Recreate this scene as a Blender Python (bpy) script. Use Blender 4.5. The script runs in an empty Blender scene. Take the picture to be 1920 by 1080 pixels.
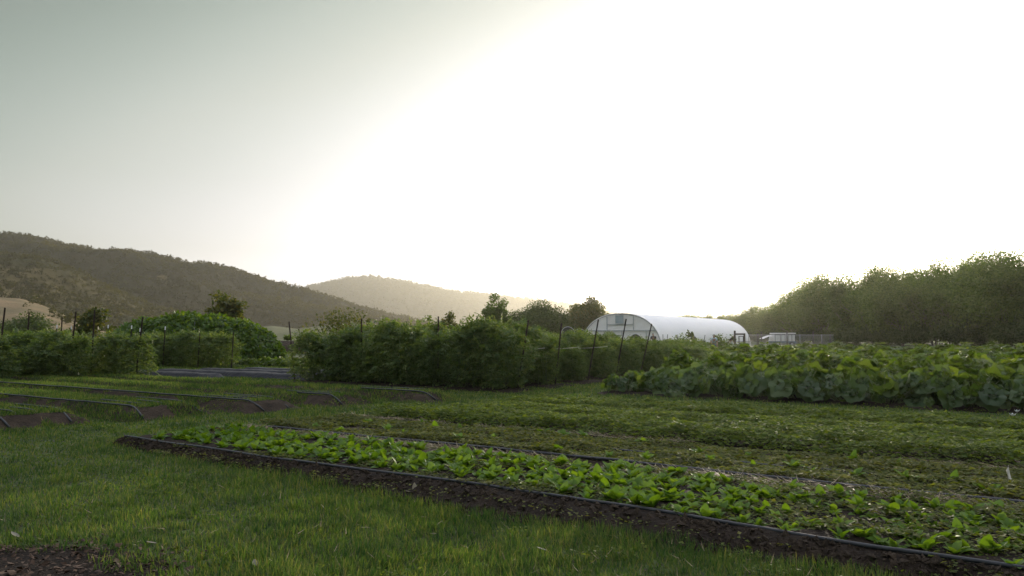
import bpy, math, random
import numpy as np
from mathutils import Vector

# ------------------------------------------------------------------ camera
sc = bpy.context.scene
COL = sc.collection
F = 1387.0
PITCH = math.atan(92 / F)
CAMH = 1.3
cam = bpy.data.objects.new('camera', bpy.data.cameras.new('camera'))
COL.objects.link(cam)
cam.data.sensor_width = 36
cam.data.lens = 36 * F / 1920
cam.data.clip_start = 0.1
cam.data.clip_end = 20000
cam.location = (0, 0, CAMH)
cam.rotation_euler = (math.pi / 2 + PITCH, 0, 0)
sc.camera = cam

# ------------------------------------------------------------------ world, sun, exposure
AZ = math.radians(20.5)
EL = math.radians(6.0)
world = bpy.data.worlds.new('World')
sc.world = world
world.use_nodes = True
wn = world.node_tree
bg = wn.nodes['Background']
sky = wn.nodes.new('ShaderNodeTexSky')
sky.sky_type = 'NISHITA'
sky.sun_disc = False
sky.sun_elevation = EL
sky.sun_rotation = AZ
sky.dust_density = 3.0
sky.air_density = 1.6
SKY_G, SKY_K = 0.88, 1.3
# the hazy evening sky: Nishita brightness, with a nearly neutral colour that is green grey where it is dim and warm white round the sun
lum = wn.nodes.new('ShaderNodeRGBToBW')
wn.links.new(sky.outputs[0], lum.inputs[0])


def wmath(op, a, b_):
    n_ = wn.nodes.new('ShaderNodeMath')
    n_.operation = op
    for k_, v_ in enumerate((a, b_)):
        if hasattr(v_, 'is_output'):
            wn.links.new(v_, n_.inputs[k_])
        else:
            n_.inputs[k_].default_value = v_
    return n_.outputs[0]


def wramp(fac, pts):
    r_ = wn.nodes.new('ShaderNodeValToRGB')
    e_ = r_.color_ramp.elements
    while len(e_) < len(pts):
        e_.new(0.5)
    for k_, (p_, c_) in enumerate(pts):
        e_[k_].position = p_
        e_[k_].color = (*c_, 1) if hasattr(c_, '__len__') else (c_, c_, c_, 1)
    wn.links.new(fac, r_.inputs[0])
    return r_.outputs[0]


tcw = wn.nodes.new('ShaderNodeTexCoord')
vm = wn.nodes.new('ShaderNodeVectorMath')
vm.operation = 'NORMALIZE'
wn.links.new(tcw.outputs['Generated'], vm.inputs[0])
sxyz = wn.nodes.new('ShaderNodeSeparateXYZ')
wn.links.new(vm.outputs[0], sxyz.inputs[0])
high = wramp(sxyz.outputs['Z'], [(p_, v_ * 0.150) for p_, v_ in ((0.0, 3.0), (0.05, 2.2), (0.11, 1.32), (0.20, 1.08), (0.28, 1.0), (0.46, 0.74), (0.62, 11.5), (1.0, 11.5))])   # bright hazy horizon, unseen sky overhead brightened as added fill light for the ground
far_ = wn.nodes.new('ShaderNodeMapRange')          # the sky is deepest well away from the sun
far_.interpolation_type = 'SMOOTHSTEP'
far_.inputs['From Min'].default_value = 1.3
far_.inputs['From Max'].default_value = 2.6
far_.inputs['To Min'].default_value = 0.55
far_.inputs['To Max'].default_value = 1.0
wn.links.new(lum.outputs[0], far_.inputs['Value'])
soft = wmath('MULTIPLY', wmath('POWER', lum.outputs[0], SKY_G), far_.outputs['Result'])
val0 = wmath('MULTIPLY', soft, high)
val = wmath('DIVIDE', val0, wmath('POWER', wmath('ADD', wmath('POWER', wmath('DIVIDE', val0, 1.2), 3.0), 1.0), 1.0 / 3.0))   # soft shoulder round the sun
colr = wramp(wmath('MULTIPLY', val, SKY_K), ((0.24, (0.72, 1.0, 0.93)), (0.46, (0.885, 1.0, 0.985)), (0.62, (0.935, 1.0, 1.10)), (0.78, (0.945, 1.0, 1.19)), (1.0, (0.96, 1.0, 1.20))))
mul = wn.nodes.new('ShaderNodeMix')
mul.data_type = 'RGBA'
mul.blend_type = 'MULTIPLY'
mul.inputs['Factor'].default_value = 1
wn.links.new(colr, mul.inputs['A'])
wn.links.new(val, mul.inputs['B'])
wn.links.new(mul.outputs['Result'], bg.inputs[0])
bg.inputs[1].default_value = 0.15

sun = bpy.data.objects.new('sun', bpy.data.lights.new('sun', 'SUN'))
COL.objects.link(sun)
sun.data.energy = 0.8
sun.data.angle = math.radians(0.6)
sun.data.color = (1.0, 0.88, 0.70)
SV = Vector((math.sin(AZ) * math.cos(EL), math.cos(AZ) * math.cos(EL), math.sin(EL)))
sun.rotation_euler = (-SV).to_track_quat('-Z', 'Y').to_euler()

sc.view_settings.view_transform = 'Standard'
sc.view_settings.look = 'None'
sc.view_settings.exposure = 3.38
sc.view_settings.gamma = 1
sc.cycles.max_bounces = 6
sc.cycles.diffuse_bounces = 4
sc.cycles.glossy_bounces = 2
sc.cycles.transmission_bounces = 4
sc.cycles.volume_bounces = 0
sc.cycles.caustics_reflective = False
sc.cycles.caustics_refractive = False
sc.cycles.sample_clamp_indirect = 4
sc.cycles.use_adaptive_sampling = False
sc.cycles.use_denoising = True
sc.cycles.denoiser = 'OPENIMAGEDENOISE'

# ------------------------------------------------------------------ coordinates
RA = math.radians(57)
RX, RY = -math.sin(RA), math.cos(RA)          # along the crop rows (to the far left)
QX, QY = math.cos(RA), math.sin(RA)           # across the crop rows (away from the camera)


def st(s, t, z=0.0):
    return np.array((QX * s + RX * t, QY * s + RY * t, z))


def to_s(x, y):
    return QX * x + QY * y


def to_t(x, y):
    return RX * x + RY * y


def at(px, py, Y):
    cp, sp = math.cos(PITCH), math.sin(PITCH)
    u, v = (px - 960) / F, (540 - py) / F
    d = np.array((u, cp - v * sp, sp + v * cp))
    return np.array((0, 0, CAMH)) + d * (Y / d[1])


def gnd(px, py, z=0.0):
    cp, sp = math.cos(PITCH), math.sin(PITCH)
    u, v = (px - 960) / F, (540 - py) / F
    d = np.array((u, cp - v * sp, sp + v * cp))
    return np.array((0, 0, CAMH)) + d * ((z - CAMH) / d[2])


def px_of(x, y, z):
    cp, sp = math.cos(PITCH), math.sin(PITCH)
    z = z - CAMH
    f = y * cp + z * sp
    return 960 + F * x / f, 540 - F * (z * cp - y * sp) / f


# ------------------------------------------------------------------ noise
def _hash(ix, iy, seed):
    n = (ix.astype(np.int64) * 374761393 + iy.astype(np.int64) * 668265263 + seed * 1442695041) & 0xFFFFFFFF
    n = ((n ^ (n >> 13)) * 1274126177) & 0xFFFFFFFF
    n = n ^ (n >> 16)
    return (n & 0xFFFF) / 65535.0


def vnoise(x, y, seed=0):
    x, y = np.asarray(x, float), np.asarray(y, float)
    ix, iy = np.floor(x), np.floor(y)
    fx, fy = x - ix, y - iy
    fx, fy = fx * fx * (3 - 2 * fx), fy * fy * (3 - 2 * fy)
    a, b = _hash(ix, iy, seed), _hash(ix + 1, iy, seed)
    c, d = _hash(ix, iy + 1, seed), _hash(ix + 1, iy + 1, seed)
    return (a * (1 - fx) + b * fx) * (1 - fy) + (c * (1 - fx) + d * fx) * fy


def fbm(x, y, seed=0, o=4):
    v, a, f = 0, 0.5, 1.0
    for k in range(o):
        v = v + a * vnoise(np.asarray(x) * f, np.asarray(y) * f, seed + k * 17)
        a, f = a * 0.5, f * 2.03
    return v / (1 - 0.5 ** o)


# ------------------------------------------------------------------ meshes
class MB:
    def __init__(self):
        self.v, self.f, self.n = [], {}, 0

    def add(self, V, faces, mi=0):
        V = np.asarray(V, float).reshape(-1, 3)
        for k, A in faces.items():
            A = np.asarray(A, np.int64).reshape(-1, k)
            if len(A):
                self.f.setdefault((k, mi), []).append(A + self.n)
        self.v.append(V)
        self.n += len(V)
        return self

    def mesh(self, name, mats, smooth=True):
        me = bpy.data.meshes.new(name)
        V = np.concatenate(self.v) if self.v else np.zeros((0, 3))
        me.vertices.add(len(V))
        me.vertices.foreach_set('co', V.astype(np.float32).ravel())
        tot, idx, mi = [], [], []
        for (k, m), L in self.f.items():
            A = np.concatenate(L)
            idx.append(A.ravel())
            tot.append(np.full(len(A), k))
            mi.append(np.full(len(A), m))
        idx, tot, mi = np.concatenate(idx), np.concatenate(tot), np.concatenate(mi)
        start = np.concatenate(([0], np.cumsum(tot)[:-1]))
        me.loops.add(len(idx))
        me.loops.foreach_set('vertex_index', idx.astype(np.int32))
        me.polygons.add(len(tot))
        me.polygons.foreach_set('loop_start', start.astype(np.int32))
        me.polygons.foreach_set('loop_total', tot.astype(np.int32))
        me.polygons.foreach_set('material_index', mi.astype(np.int32))
        me.polygons.foreach_set('use_smooth', np.full(len(tot), bool(smooth)))
        for m in (mats if isinstance(mats, (list, tuple)) else [mats]):
            me.materials.append(m)
        me.update(calc_edges=True)
        return me


def link(name, me, parent=None, loc=(0, 0, 0), rz=0.0, scale=1.0):
    o = bpy.data.objects.new(name, me)
    COL.objects.link(o)
    o.location = loc
    o.rotation_euler = (0, 0, rz)
    o.scale = (scale,) * 3 if not hasattr(scale, '__len__') else scale
    if parent is not None:
        o.parent = parent
    return o


def tag(o, label=None, cat=None, group=None, kind=None):
    if label:
        o['label'] = label
    if cat:
        o['category'] = cat
    if group:
        o['group'] = group
    if kind:
        o['kind'] = kind
    return o


def thing(name, label, cat, loc=(0, 0, 0), rz=0.0, group=None, scale=1.0):
    return tag(link(name, None, None, loc, rz, scale), label, cat, group)


def dup(root, loc, rz, scale, label, group=None):
    r = root.copy()
    COL.objects.link(r)
    r.location = loc
    r.rotation_euler = (0, 0, rz)
    r.scale = (scale,) * 3 if not hasattr(scale, '__len__') else scale
    r['label'] = label
    if group:
        r['group'] = group
    for ch in list(root.children):
        c = ch.copy()
        COL.objects.link(c)
        c.parent = r
    return r


def norm(a):
    return a / np.maximum(np.linalg.norm(a, axis=-1, keepdims=True), 1e-9)


def scatter(mb, tpls, P, Y, Up, S, rng, mi=0, W=None):
    """Many copies of leaf templates: Y = direction along the leaf, Up = its face normal, S = size, W = width factor."""
    P, Y, Up = np.asarray(P, float), norm(np.asarray(Y, float)), np.asarray(Up, float)
    S = np.broadcast_to(np.asarray(S, float), (len(P),))
    W = np.ones(len(P)) if W is None else np.broadcast_to(np.asarray(W, float), (len(P),))
    X = norm(np.cross(Y, Up))
    Z = np.cross(X, Y)
    ch = rng.integers(0, len(tpls), len(P))
    for k, (tv, tf) in enumerate(tpls):
        m = ch == k
        n = int(m.sum())
        if not n:
            continue
        s = S[m][:, None]
        V = (P[m][:, None, :] + (tv[None, :, 0] * s * W[m][:, None])[..., None] * X[m][:, None, :]
             + (tv[None, :, 1] * s)[..., None] * Y[m][:, None, :] + (tv[None, :, 2] * s)[..., None] * Z[m][:, None, :])
        off = (np.arange(n) * len(tv))[:, None, None]
        mb.add(V, {q: A[None] + off for q, A in tf.items()}, mi)
    return mb


def tube(mb, pts, radii, n=6, mi=0, cap=True):
    pts = np.asarray(pts, float)
    radii = np.broadcast_to(np.asarray(radii, float), (len(pts),))
    T = norm(np.gradient(pts, axis=0))
    ref = np.array((0.0, 0, 1)) if abs(T[:, 2]).mean() < 0.8 else np.array((1.0, 0, 0))
    X = norm(np.cross(T, ref))
    Z = np.cross(X, T)
    a = np.arange(n) * 2 * math.pi / n
    V = pts[:, None] + radii[:, None, None] * (np.cos(a)[None, :, None] * X[:, None] + np.sin(a)[None, :, None] * Z[:, None])
    m = len(pts)
    i, j = np.meshgrid(np.arange(m - 1), np.arange(n), indexing='ij')
    q = np.stack((i * n + j, i * n + (j + 1) % n, (i + 1) * n + (j + 1) % n, (i + 1) * n + j), -1)
    fs = {4: q}
    if cap:
        ends = np.array([list(range(n))[::-1], list(range((m - 1) * n, m * n))])
        if n == 4:
            fs = {4: np.concatenate((q.reshape(-1, 4), ends))}
        else:
            fs[n] = ends
    return mb.add(V, fs, mi)


def box(mb, lo, hi, mi=0, frame=None):
    x0, y0, z0 = lo
    x1, y1, z1 = hi
    V = np.array([(x0, y0, z0), (x1, y0, z0), (x1, y1, z0), (x0, y1, z0), (x0, y0, z1), (x1, y0, z1), (x1, y1, z1), (x0, y1, z1)], float)
    if frame is not None:
        o, X, Yv, Z = frame
        V = np.asarray(o) + V[:, :1] * np.asarray(X) + V[:, 1:2] * np.asarray(Yv) + V[:, 2:] * np.asarray(Z)
    Q = [(0, 3, 2, 1), (4, 5, 6, 7), (0, 1, 5, 4), (1, 2, 6, 5), (2, 3, 7, 6), (3, 0, 4, 7)]
    return mb.add(V, {4: Q}, mi)


def grid(mb, V, mi=0):
    """V: (m, n, 3) array of points."""
    m, n = V.shape[:2]
    i, j = np.meshgrid(np.arange(m - 1), np.arange(n - 1), indexing='ij')
    q = np.stack((i * n + j, (i + 1) * n + j, (i + 1) * n + j + 1, i * n + j + 1), -1)
    return mb.add(V, {4: q}, mi)


def rand_dirs(rng, n):
    return norm(rng.normal(size=(n, 3)))


ORD = ('first second third fourth fifth sixth seventh eighth ninth tenth eleventh twelfth thirteenth fourteenth fifteenth sixteenth '
       'seventeenth eighteenth nineteenth twentieth').split()

# ------------------------------------------------------------------ materials


def new_mat(name):
    m = bpy.data.materials.new(name)
    m.use_nodes = True
    nt = m.node_tree
    return m, nt, nt.nodes['Principled BSDF'], nt.nodes['Material Output']


def ramp(nt, fac, cols):
    r = nt.nodes.new('ShaderNodeValToRGB')
    e = r.color_ramp.elements
    while len(e) < len(cols):
        e.new(0.5)
    for k, c in enumerate(cols):
        pos, c = c if len(c) == 2 else (k / (len(cols) - 1), c)
        e[k].position = pos
        e[k].color = (*c, 1)
    nt.links.new(fac, r.inputs[0])
    return r.outputs[0]


def noise_tex(nt, scale, detail=4, rough=0.55, coord='Position', dist=0.0):
    n = nt.nodes.new('ShaderNodeTexNoise')
    n.inputs['Scale'].default_value = scale
    n.inputs['Detail'].default_value = detail
    n.inputs['Roughness'].default_value = rough
    n.inputs['Distortion'].default_value = dist
    if coord == 'Position':
        g = nt.nodes.new('ShaderNodeNewGeometry')
        nt.links.new(g.outputs['Position'], n.inputs['Vector'])
    else:
        g = nt.nodes.new('ShaderNodeTexCoord')
        nt.links.new(g.outputs['Object'], n.inputs['Vector'])
    return n.outputs['Fac']


def mixc(nt, fac, a, b, mode='MIX'):
    m = nt.nodes.new('ShaderNodeMix')
    m.data_type = 'RGBA'
    m.blend_type = mode
    for sock, v in (('Factor', fac), ('A', a), ('B', b)):
        if hasattr(v, 'is_output'):
            nt.links.new(v, m.inputs[sock])
        elif isinstance(v, (int, float)):
            m.inputs[sock].default_value = v
        else:
            m.inputs[sock].default_value = (*v, 1)
    return m.outputs['Result']


def leaf_mat(name, cols, trans=0.4, tcol=(1.6, 1.5, 0.5), rough=0.45, spec=0.5, patch=None, pcols=((0.75,) * 3, (1.2,) * 3), sheen=0.0):
    m, nt, b, out = new_mat(name)
    g = nt.nodes.new('ShaderNodeNewGeometry')
    c = ramp(nt, g.outputs['Random Per Island'], cols)
    oi = nt.nodes.new('ShaderNodeObjectInfo')
    c = mixc(nt, 1.0, c, ramp(nt, oi.outputs['Random'], [(0.82, 0.85, 0.82), (1.15, 1.1, 1.05)]), 'MULTIPLY')
    if patch:
        c = mixc(nt, 1.0, c, ramp(nt, noise_tex(nt, patch, 3), [(0.3, pcols[0]), (0.7, pcols[1])]), 'MULTIPLY')
    nt.links.new(c, b.inputs['Base Color'])
    b.inputs['Roughness'].default_value = rough
    b.inputs['Specular IOR Level'].default_value = spec
    tr = nt.nodes.new('ShaderNodeBsdfTranslucent')
    nt.links.new(mixc(nt, 1.0, c, tcol, 'MULTIPLY'), tr.inputs['Color'])
    mx = nt.nodes.new('ShaderNodeMixShader')
    mx.inputs[0].default_value = trans
    nt.links.new(b.outputs[0], mx.inputs[1])
    nt.links.new(tr.outputs[0], mx.inputs[2])
    nt.links.new(mx.outputs[0], out.inputs['Surface'])
    return m


def plain_mat(name, cols, scale=8.0, rough=0.6, metal=0.0, spec=0.5, bump=0.0, bscale=None, coord='Object', detail=4):
    m, nt, b, out = new_mat(name)
    f = noise_tex(nt, scale, detail, coord=coord)
    nt.links.new(ramp(nt, f, [(0.3, cols[0]), (0.7, cols[1])]), b.inputs['Base Color'])
    b.inputs['Roughness'].default_value = rough
    b.inputs['Metallic'].default_value = metal
    b.inputs['Specular IOR Level'].default_value = spec
    if bump:
        bp = nt.nodes.new('ShaderNodeBump')
        bp.inputs['Strength'].default_value = bump
        bp.inputs['Distance'].default_value = 0.05
        nt.links.new(noise_tex(nt, bscale or scale * 3, 5, coord=coord), bp.inputs['Height'])
        nt.links.new(bp.outputs[0], b.inputs['Normal'])
    return m


def film_mat(name, cols, scale, trans, rough=0.35, bump=0.2, bscale=3.0):
    m = plain_mat(name, cols, scale, rough, bump=bump, bscale=bscale)
    nt = m.node_tree
    b, out = nt.nodes['Principled BSDF'], nt.nodes['Material Output']
    tr = nt.nodes.new('ShaderNodeBsdfTranslucent')
    nt.links.new(b.inputs['Base Color'].links[0].from_socket, tr.inputs['Color'])
    mx = nt.nodes.new('ShaderNodeMixShader')
    mx.inputs[0].default_value = trans
    nt.links.new(b.outputs[0], mx.inputs[1])
    nt.links.new(tr.outputs[0], mx.inputs[2])
    nt.links.new(mx.outputs[0], out.inputs['Surface'])
    return m


M = {}
M['grass'] = leaf_mat('grass_blade', [(0.028, 0.070, 0.024), (0.052, 0.100, 0.029), (0.085, 0.130, 0.038), (0.110, 0.145, 0.046), (0.18, 0.165, 0.075)], 0.42, (1.35, 1.5, 0.6),
                      patch=1.6, pcols=((0.55, 0.66, 0.66), (1.45, 1.35, 1.1)), spec=0.12, rough=0.7)
M['greens'] = leaf_mat('salad_leaf', [(0.060, 0.125, 0.016), (0.085, 0.165, 0.020), (0.115, 0.195, 0.030)], 0.42, (1.8, 1.6, 0.4), 0.55, 0.25)
M['cover'] = leaf_mat('cover_leaf', [(0.060, 0.100, 0.022), (0.100, 0.145, 0.030), (0.145, 0.180, 0.055)], 0.45, rough=0.7, spec=0.15, patch=5.0, pcols=((0.6, 0.66, 0.6), (1.4, 1.35, 1.2)))
M['weed'] = leaf_mat('weed_leaf', [(0.065, 0.085, 0.024), (0.100, 0.118, 0.036), (0.150, 0.150, 0.062)], 0.42, rough=0.75, spec=0.15, patch=4.0, pcols=((0.6, 0.64, 0.6), (1.35, 1.35, 1.2)))
M['squash'] = leaf_mat('squash_leaf', [(0.030, 0.062, 0.021), (0.048, 0.088, 0.029), (0.082, 0.125, 0.040)], 0.36, (2.4, 2.1, 0.4), 0.55, 0.3)
M['vege'] = leaf_mat('vegetable_leaf', [(0.055, 0.095, 0.018), (0.080, 0.125, 0.022), (0.115, 0.150, 0.030)], 0.42, (1.5, 1.6, 0.45), 0.5, 0.3)
M['tomato'] = leaf_mat('tomato_leaf', [(0.055, 0.100, 0.036), (0.085, 0.135, 0.046), (0.140, 0.175, 0.072)], 0.42, (1.7, 1.6, 0.6), 0.55, 0.3)
M['vine'] = leaf_mat('vine_leaf', [(0.036, 0.082, 0.012), (0.055, 0.115, 0.016), (0.090, 0.150, 0.022)], 0.42, (1.9, 1.6, 0.4), 0.5, 0.3)
M['tree_leaf'] = leaf_mat('tree_leaf', [(0.072, 0.108, 0.024), (0.106, 0.146, 0.034), (0.148, 0.182, 0.046)], 0.48, (1.35, 1.6, 0.5), 0.6, 0.2)
M['oak_leaf'] = leaf_mat('oak_leaf', [(0.040, 0.062, 0.018), (0.058, 0.082, 0.024), (0.085, 0.105, 0.032)], 0.36, (1.4, 1.6, 0.6), 0.6, 0.2)
M['gold_leaf'] = leaf_mat('gold_leaf', [(0.045, 0.066, 0.016), (0.070, 0.088, 0.022), (0.120, 0.112, 0.030)], 0.42, (1.7, 1.6, 0.5), 0.55, 0.25)
M['forest'] = leaf_mat('forest_leaf', [(0.044, 0.046, 0.014), (0.050, 0.050, 0.015), (0.060, 0.056, 0.018)], 0.35, rough=0.8, spec=0.1, patch=0.012)
M['straw'] = leaf_mat('dry_straw', [(0.13, 0.105, 0.055), (0.22, 0.18, 0.10), (0.33, 0.27, 0.16)], 0.2, (1.1, 1.0, 0.8), 0.6, 0.3)
M['chips'] = leaf_mat('bark_chip', [(0.030, 0.018, 0.011), (0.060, 0.036, 0.022), (0.110, 0.075, 0.050)], 0.0, rough=0.8, spec=0.2)
M['dead_leaf'] = leaf_mat('pale_leaf', [(0.13, 0.12, 0.08), (0.22, 0.20, 0.13)], 0.25, (1.1, 1.0, 0.7), 0.5)
M['soil'] = plain_mat('soil', [(0.011, 0.008, 0.0055), (0.030, 0.021, 0.0135)], 9, 0.95, spec=0.15, bump=0.9, bscale=38, coord='Position', detail=8)
M['soil2'] = plain_mat('dry_soil', [(0.020, 0.015, 0.010), (0.055, 0.040, 0.026)], 5, 0.95, spec=0.15, bump=0.9, bscale=30, coord='Position', detail=8)
M['stalk'] = plain_mat('green_stalk', [(0.07, 0.11, 0.03), (0.13, 0.17, 0.06)], 6, 0.5)
M['bark'] = plain_mat('bark', [(0.05, 0.036, 0.025), (0.13, 0.10, 0.075)], 5, 0.9, bump=0.6, bscale=14)
M['palebark'] = plain_mat('pale_bark', [(0.13, 0.105, 0.08), (0.26, 0.22, 0.17)], 5, 0.9, bump=0.5, bscale=14)
M['hose'] = plain_mat('drip_hose', [(0.010, 0.012, 0.013), (0.030, 0.034, 0.036)], 14, 0.5, spec=0.3, bump=0.1)
M['plastic'] = plain_mat('mulch_film', [(0.004, 0.005, 0.006), (0.013, 0.015, 0.018)], 3, 0.6, spec=0.12, bump=0.5, bscale=7)
M['post'] = plain_mat('rusty_post', [(0.020, 0.014, 0.011), (0.055, 0.034, 0.024)], 18, 0.7, 0.3)
M['white'] = plain_mat('white_paint', [(0.62, 0.62, 0.60), (0.80, 0.80, 0.78)], 3, 0.5)
M['wood'] = plain_mat('weathered_wood', [(0.035, 0.028, 0.022), (0.085, 0.070, 0.055)], 9, 0.8, bump=0.3)
M['steel'] = plain_mat('galvanised_steel', [(0.28, 0.29, 0.29), (0.42, 0.43, 0.43)], 9, 0.45, 0.8)
M['twine'] = plain_mat('pale_twine', [(0.40, 0.38, 0.30), (0.60, 0.57, 0.48)], 30, 0.8)
M['film'] = film_mat('greenhouse_film', [(0.84, 0.85, 0.82), (0.90, 0.90, 0.87)], 0.35, 0.18, 0.5, 0.12, 0.8)
M['endfilm'] = film_mat('wrinkled_film', [(0.84, 0.82, 0.76), (0.92, 0.91, 0.87)], 1.3, 0.22, 0.4, 0.9, 2.6)
M['vent'] = plain_mat('vent_panel', [(0.26, 0.33, 0.34), (0.34, 0.41, 0.42)], 1.5, 0.3)
M['net'] = plain_mat('dark_shade_cloth', [(0.030, 0.034, 0.028), (0.055, 0.060, 0.048)], 8, 0.8)
M['greyframe'] = plain_mat('grey_framing', [(0.34, 0.36, 0.36), (0.46, 0.48, 0.48)], 6, 0.6)
M['rubber'] = plain_mat('tyre_rubber', [(0.015, 0.015, 0.015), (0.03, 0.03, 0.03)], 8, 0.8)
M['skin'] = plain_mat('skin', [(0.30, 0.18, 0.12), (0.38, 0.24, 0.17)], 12, 0.55)
M['hair'] = plain_mat('dark_hair', [(0.012, 0.010, 0.008), (0.03, 0.024, 0.018)], 20, 0.6)
M['navy'] = plain_mat('navy_cloth', [(0.018, 0.022, 0.032), (0.035, 0.040, 0.055)], 8, 0.85)
M['blue'] = plain_mat('pale_blue_cloth', [(0.42, 0.52, 0.58), (0.52, 0.61, 0.66)], 8, 0.85)
M['denim'] = plain_mat('denim', [(0.09, 0.14, 0.19), (0.14, 0.20, 0.26)], 10, 0.85)
M['cream'] = plain_mat('cream_cloth', [(0.45, 0.42, 0.35), (0.55, 0.52, 0.45)], 8, 0.85)

# ground: short turf colours broken by noise
m, nt, b, out = new_mat('ground')
c1 = ramp(nt, noise_tex(nt, 0.6, 6), [(0.35, (0.042, 0.066, 0.018)), (0.6, (0.070, 0.095, 0.026)), (0.75, (0.095, 0.105, 0.038))])
c1 = mixc(nt, ramp(nt, noise_tex(nt, 14, 5), [(0.45, (0, 0, 0)), (0.62, (1, 1, 1))]), c1, (0.030, 0.030, 0.016))
nt.links.new(c1, b.inputs['Base Color'])
b.inputs['Roughness'].default_value = 0.9
b.inputs['Specular IOR Level'].default_value = 0.15
M['ground'] = m


def hill_mat(name, cols, scale, bscale, bump):
    m, nt, b, out = new_mat(name)
    a = ramp(nt, noise_tex(nt, scale, 6, 0.6), cols)
    nt.links.new(a, b.inputs['Base Color'])
    b.inputs['Roughness'].default_value = 0.95
    b.inputs['Specular IOR Level'].default_value = 0.1
    bp = nt.nodes.new('ShaderNodeBump')
    bp.inputs['Strength'].default_value = bump
    bp.inputs['Distance'].default_value = 8
    nt.links.new(noise_tex(nt, bscale, 6, 0.7), bp.inputs['Height'])
    nt.links.new(bp.outputs[0], b.inputs['Normal'])
    return m


M['hill'] = hill_mat('wooded_hillside', [(0.3, (0.024, 0.025, 0.008)), (0.52, (0.034, 0.031, 0.010)), (0.70, (0.055, 0.043, 0.015))], 0.004, 0.05, 0.9)
M['hill2'] = hill_mat('gold_flecked_hillside', [(0.3, (0.030, 0.036, 0.013)), (0.48, (0.055, 0.052, 0.018)), (0.62, (0.15, 0.115, 0.045))], 0.007, 0.05, 0.9)
M['hay'] = hill_mat('dry_grass_hillside', [(0.3, (0.08, 0.075, 0.035)), (0.5, (0.17, 0.135, 0.07)), (0.7, (0.27, 0.19, 0.10))], 0.03, 0.2, 0.4)
M['meadow'] = hill_mat('pale_meadow', [(0.3, (0.07, 0.085, 0.035)), (0.7, (0.14, 0.14, 0.07))], 0.012, 0.1, 0.4)

# ------------------------------------------------------------------ ground and hills
mb = MB()
xs = np.array([-6300, -1500, -400, -120, -50, -25, 0, 25, 50, 120, 400, 1500, 6300.])
ys = np.array([-300, -60, -15, 0, 15, 30, 60, 120, 300, 800, 2000, 6800.])
V = np.zeros((len(xs), len(ys), 3))
V[..., 0], V[..., 1] = np.meshgrid(xs, ys, indexing='ij')
grid(mb, V)
tag(link('ground', mb.mesh('ground', M['ground'])), 'flat green ground of the farm valley', 'ground', kind='structure')


def hill(name, prof, R, depth, mat, seed, rough=6.0, fine=3.0, n=420, m=70, label='', drop=0.0):
    """A ridge whose skyline follows PROF (pixel x, pixel y) at distance R; it rises over DEPTH metres and falls away behind."""
    px = np.linspace(prof[0][0], prof[-1][0], n)
    py = np.interp(px, [p[0] for p in prof], [p[1] for p in prof])
    k = np.hanning(9)
    pyp = np.pad(py, 4, mode='edge')
    py = np.convolve(pyp, k / k.sum(), 'valid') + drop
    az = np.arctan((px - 960) / F)
    H = CAMH + np.array([at(960, y, 1.0)[2] - CAMH for y in py]) * R
    u = np.linspace(0, 1.5, m)
    A, U = np.meshgrid(az, u, indexing='ij')
    ca = np.cos(A)
    Yd = R - depth + depth * U                       # forward distance of each ring
    X, Y = np.tan(A) * Yd, Yd
    up = np.clip(U, 0, 1)
    prof_u = np.where(U <= 1, (np.sin(up * math.pi / 2) ** 1.25), np.cos((U - 1) * 1.6))
    Z = H[:, None] * prof_u
    slope = np.clip(np.sin(np.clip(U, 0, 1) * math.pi), 0, 1)
    Z = Z + (fbm(X / (R * 0.09), Y / (R * 0.09), seed, 4) - 0.5) * rough * 4 * slope * np.clip(H[:, None] / 60, 0.05, 1.5)
    Z = Z + (fbm(X / 14, Y / 14, seed + 5, 3) - 0.5) * fine * np.clip(H[:, None] / 25, 0, 1)
    Z = np.where(H[:, None] < 2, Z - 2 * (2 - H[:, None]), Z)
    Z[:, 0] = -3
    V = np.stack((X, Y, Z), -1)
    mb = MB()
    grid(mb, V)
    tag(link(name, mb.mesh(name, mat)), label, 'hill', kind='structure')
    return V


PA = [(-700, 360), (-400, 402), (0, 447), (60, 451), (150, 465), (250, 480), (330, 493), (400, 508), (450, 519), (500, 529), (555, 546), (620, 562), (700, 582), (800, 604), (900, 626), (960, 640)]
PA1 = [(-700, 420), (-200, 462), (0, 484), (60, 494), (130, 514), (190, 537), (250, 562), (300, 582), (400, 604), (480, 618), (560, 634)]
PA2 = [(180, 548), (240, 524), (310, 516), (360, 536), (420, 562), (480, 585), (560, 608), (640, 628)]
PB = [(380, 600), (470, 560), (555, 546), (575, 537), (600, 533), (650, 522), (690, 519), (750, 526), (800, 536), (830, 543), (860, 548), (900, 550), (960, 558), (1000, 562), (1060, 570), (1120, 580), (1200, 592), (1280, 602), (1400, 617), (1500, 630)]
PB1 = [(500, 624), (560, 602), (640, 588), (720, 592), (800, 602), (880, 616), (960, 630)]
PB2 = [(850, 600), (930, 570), (985, 559), (1050, 568), (1130, 580), (1190, 586), (1230, 590), (1300, 600), (1600, 614), (2200, 628)]
PH = [(-500, 548), (-150, 556), (0, 559), (40, 562), (80, 574), (110, 587), (150, 602), (180, 614), (225, 634)]
PM = [(430, 634), (470, 616), (510, 611), (560, 617), (600, 611), (650, 607), (700, 611), (800, 622), (900, 634)]
HA = hill('hill', PA, 1150, 480, M['hill'], 3, 9, 7, label='long dark wooded ridge sloping down from the left', drop=5.0)
HA2 = hill('hill', PA2, 930, 190, M['hill2'], 8, 5, 6, 160, 50, label='short sunlit spur below the long dark ridge')
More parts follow.
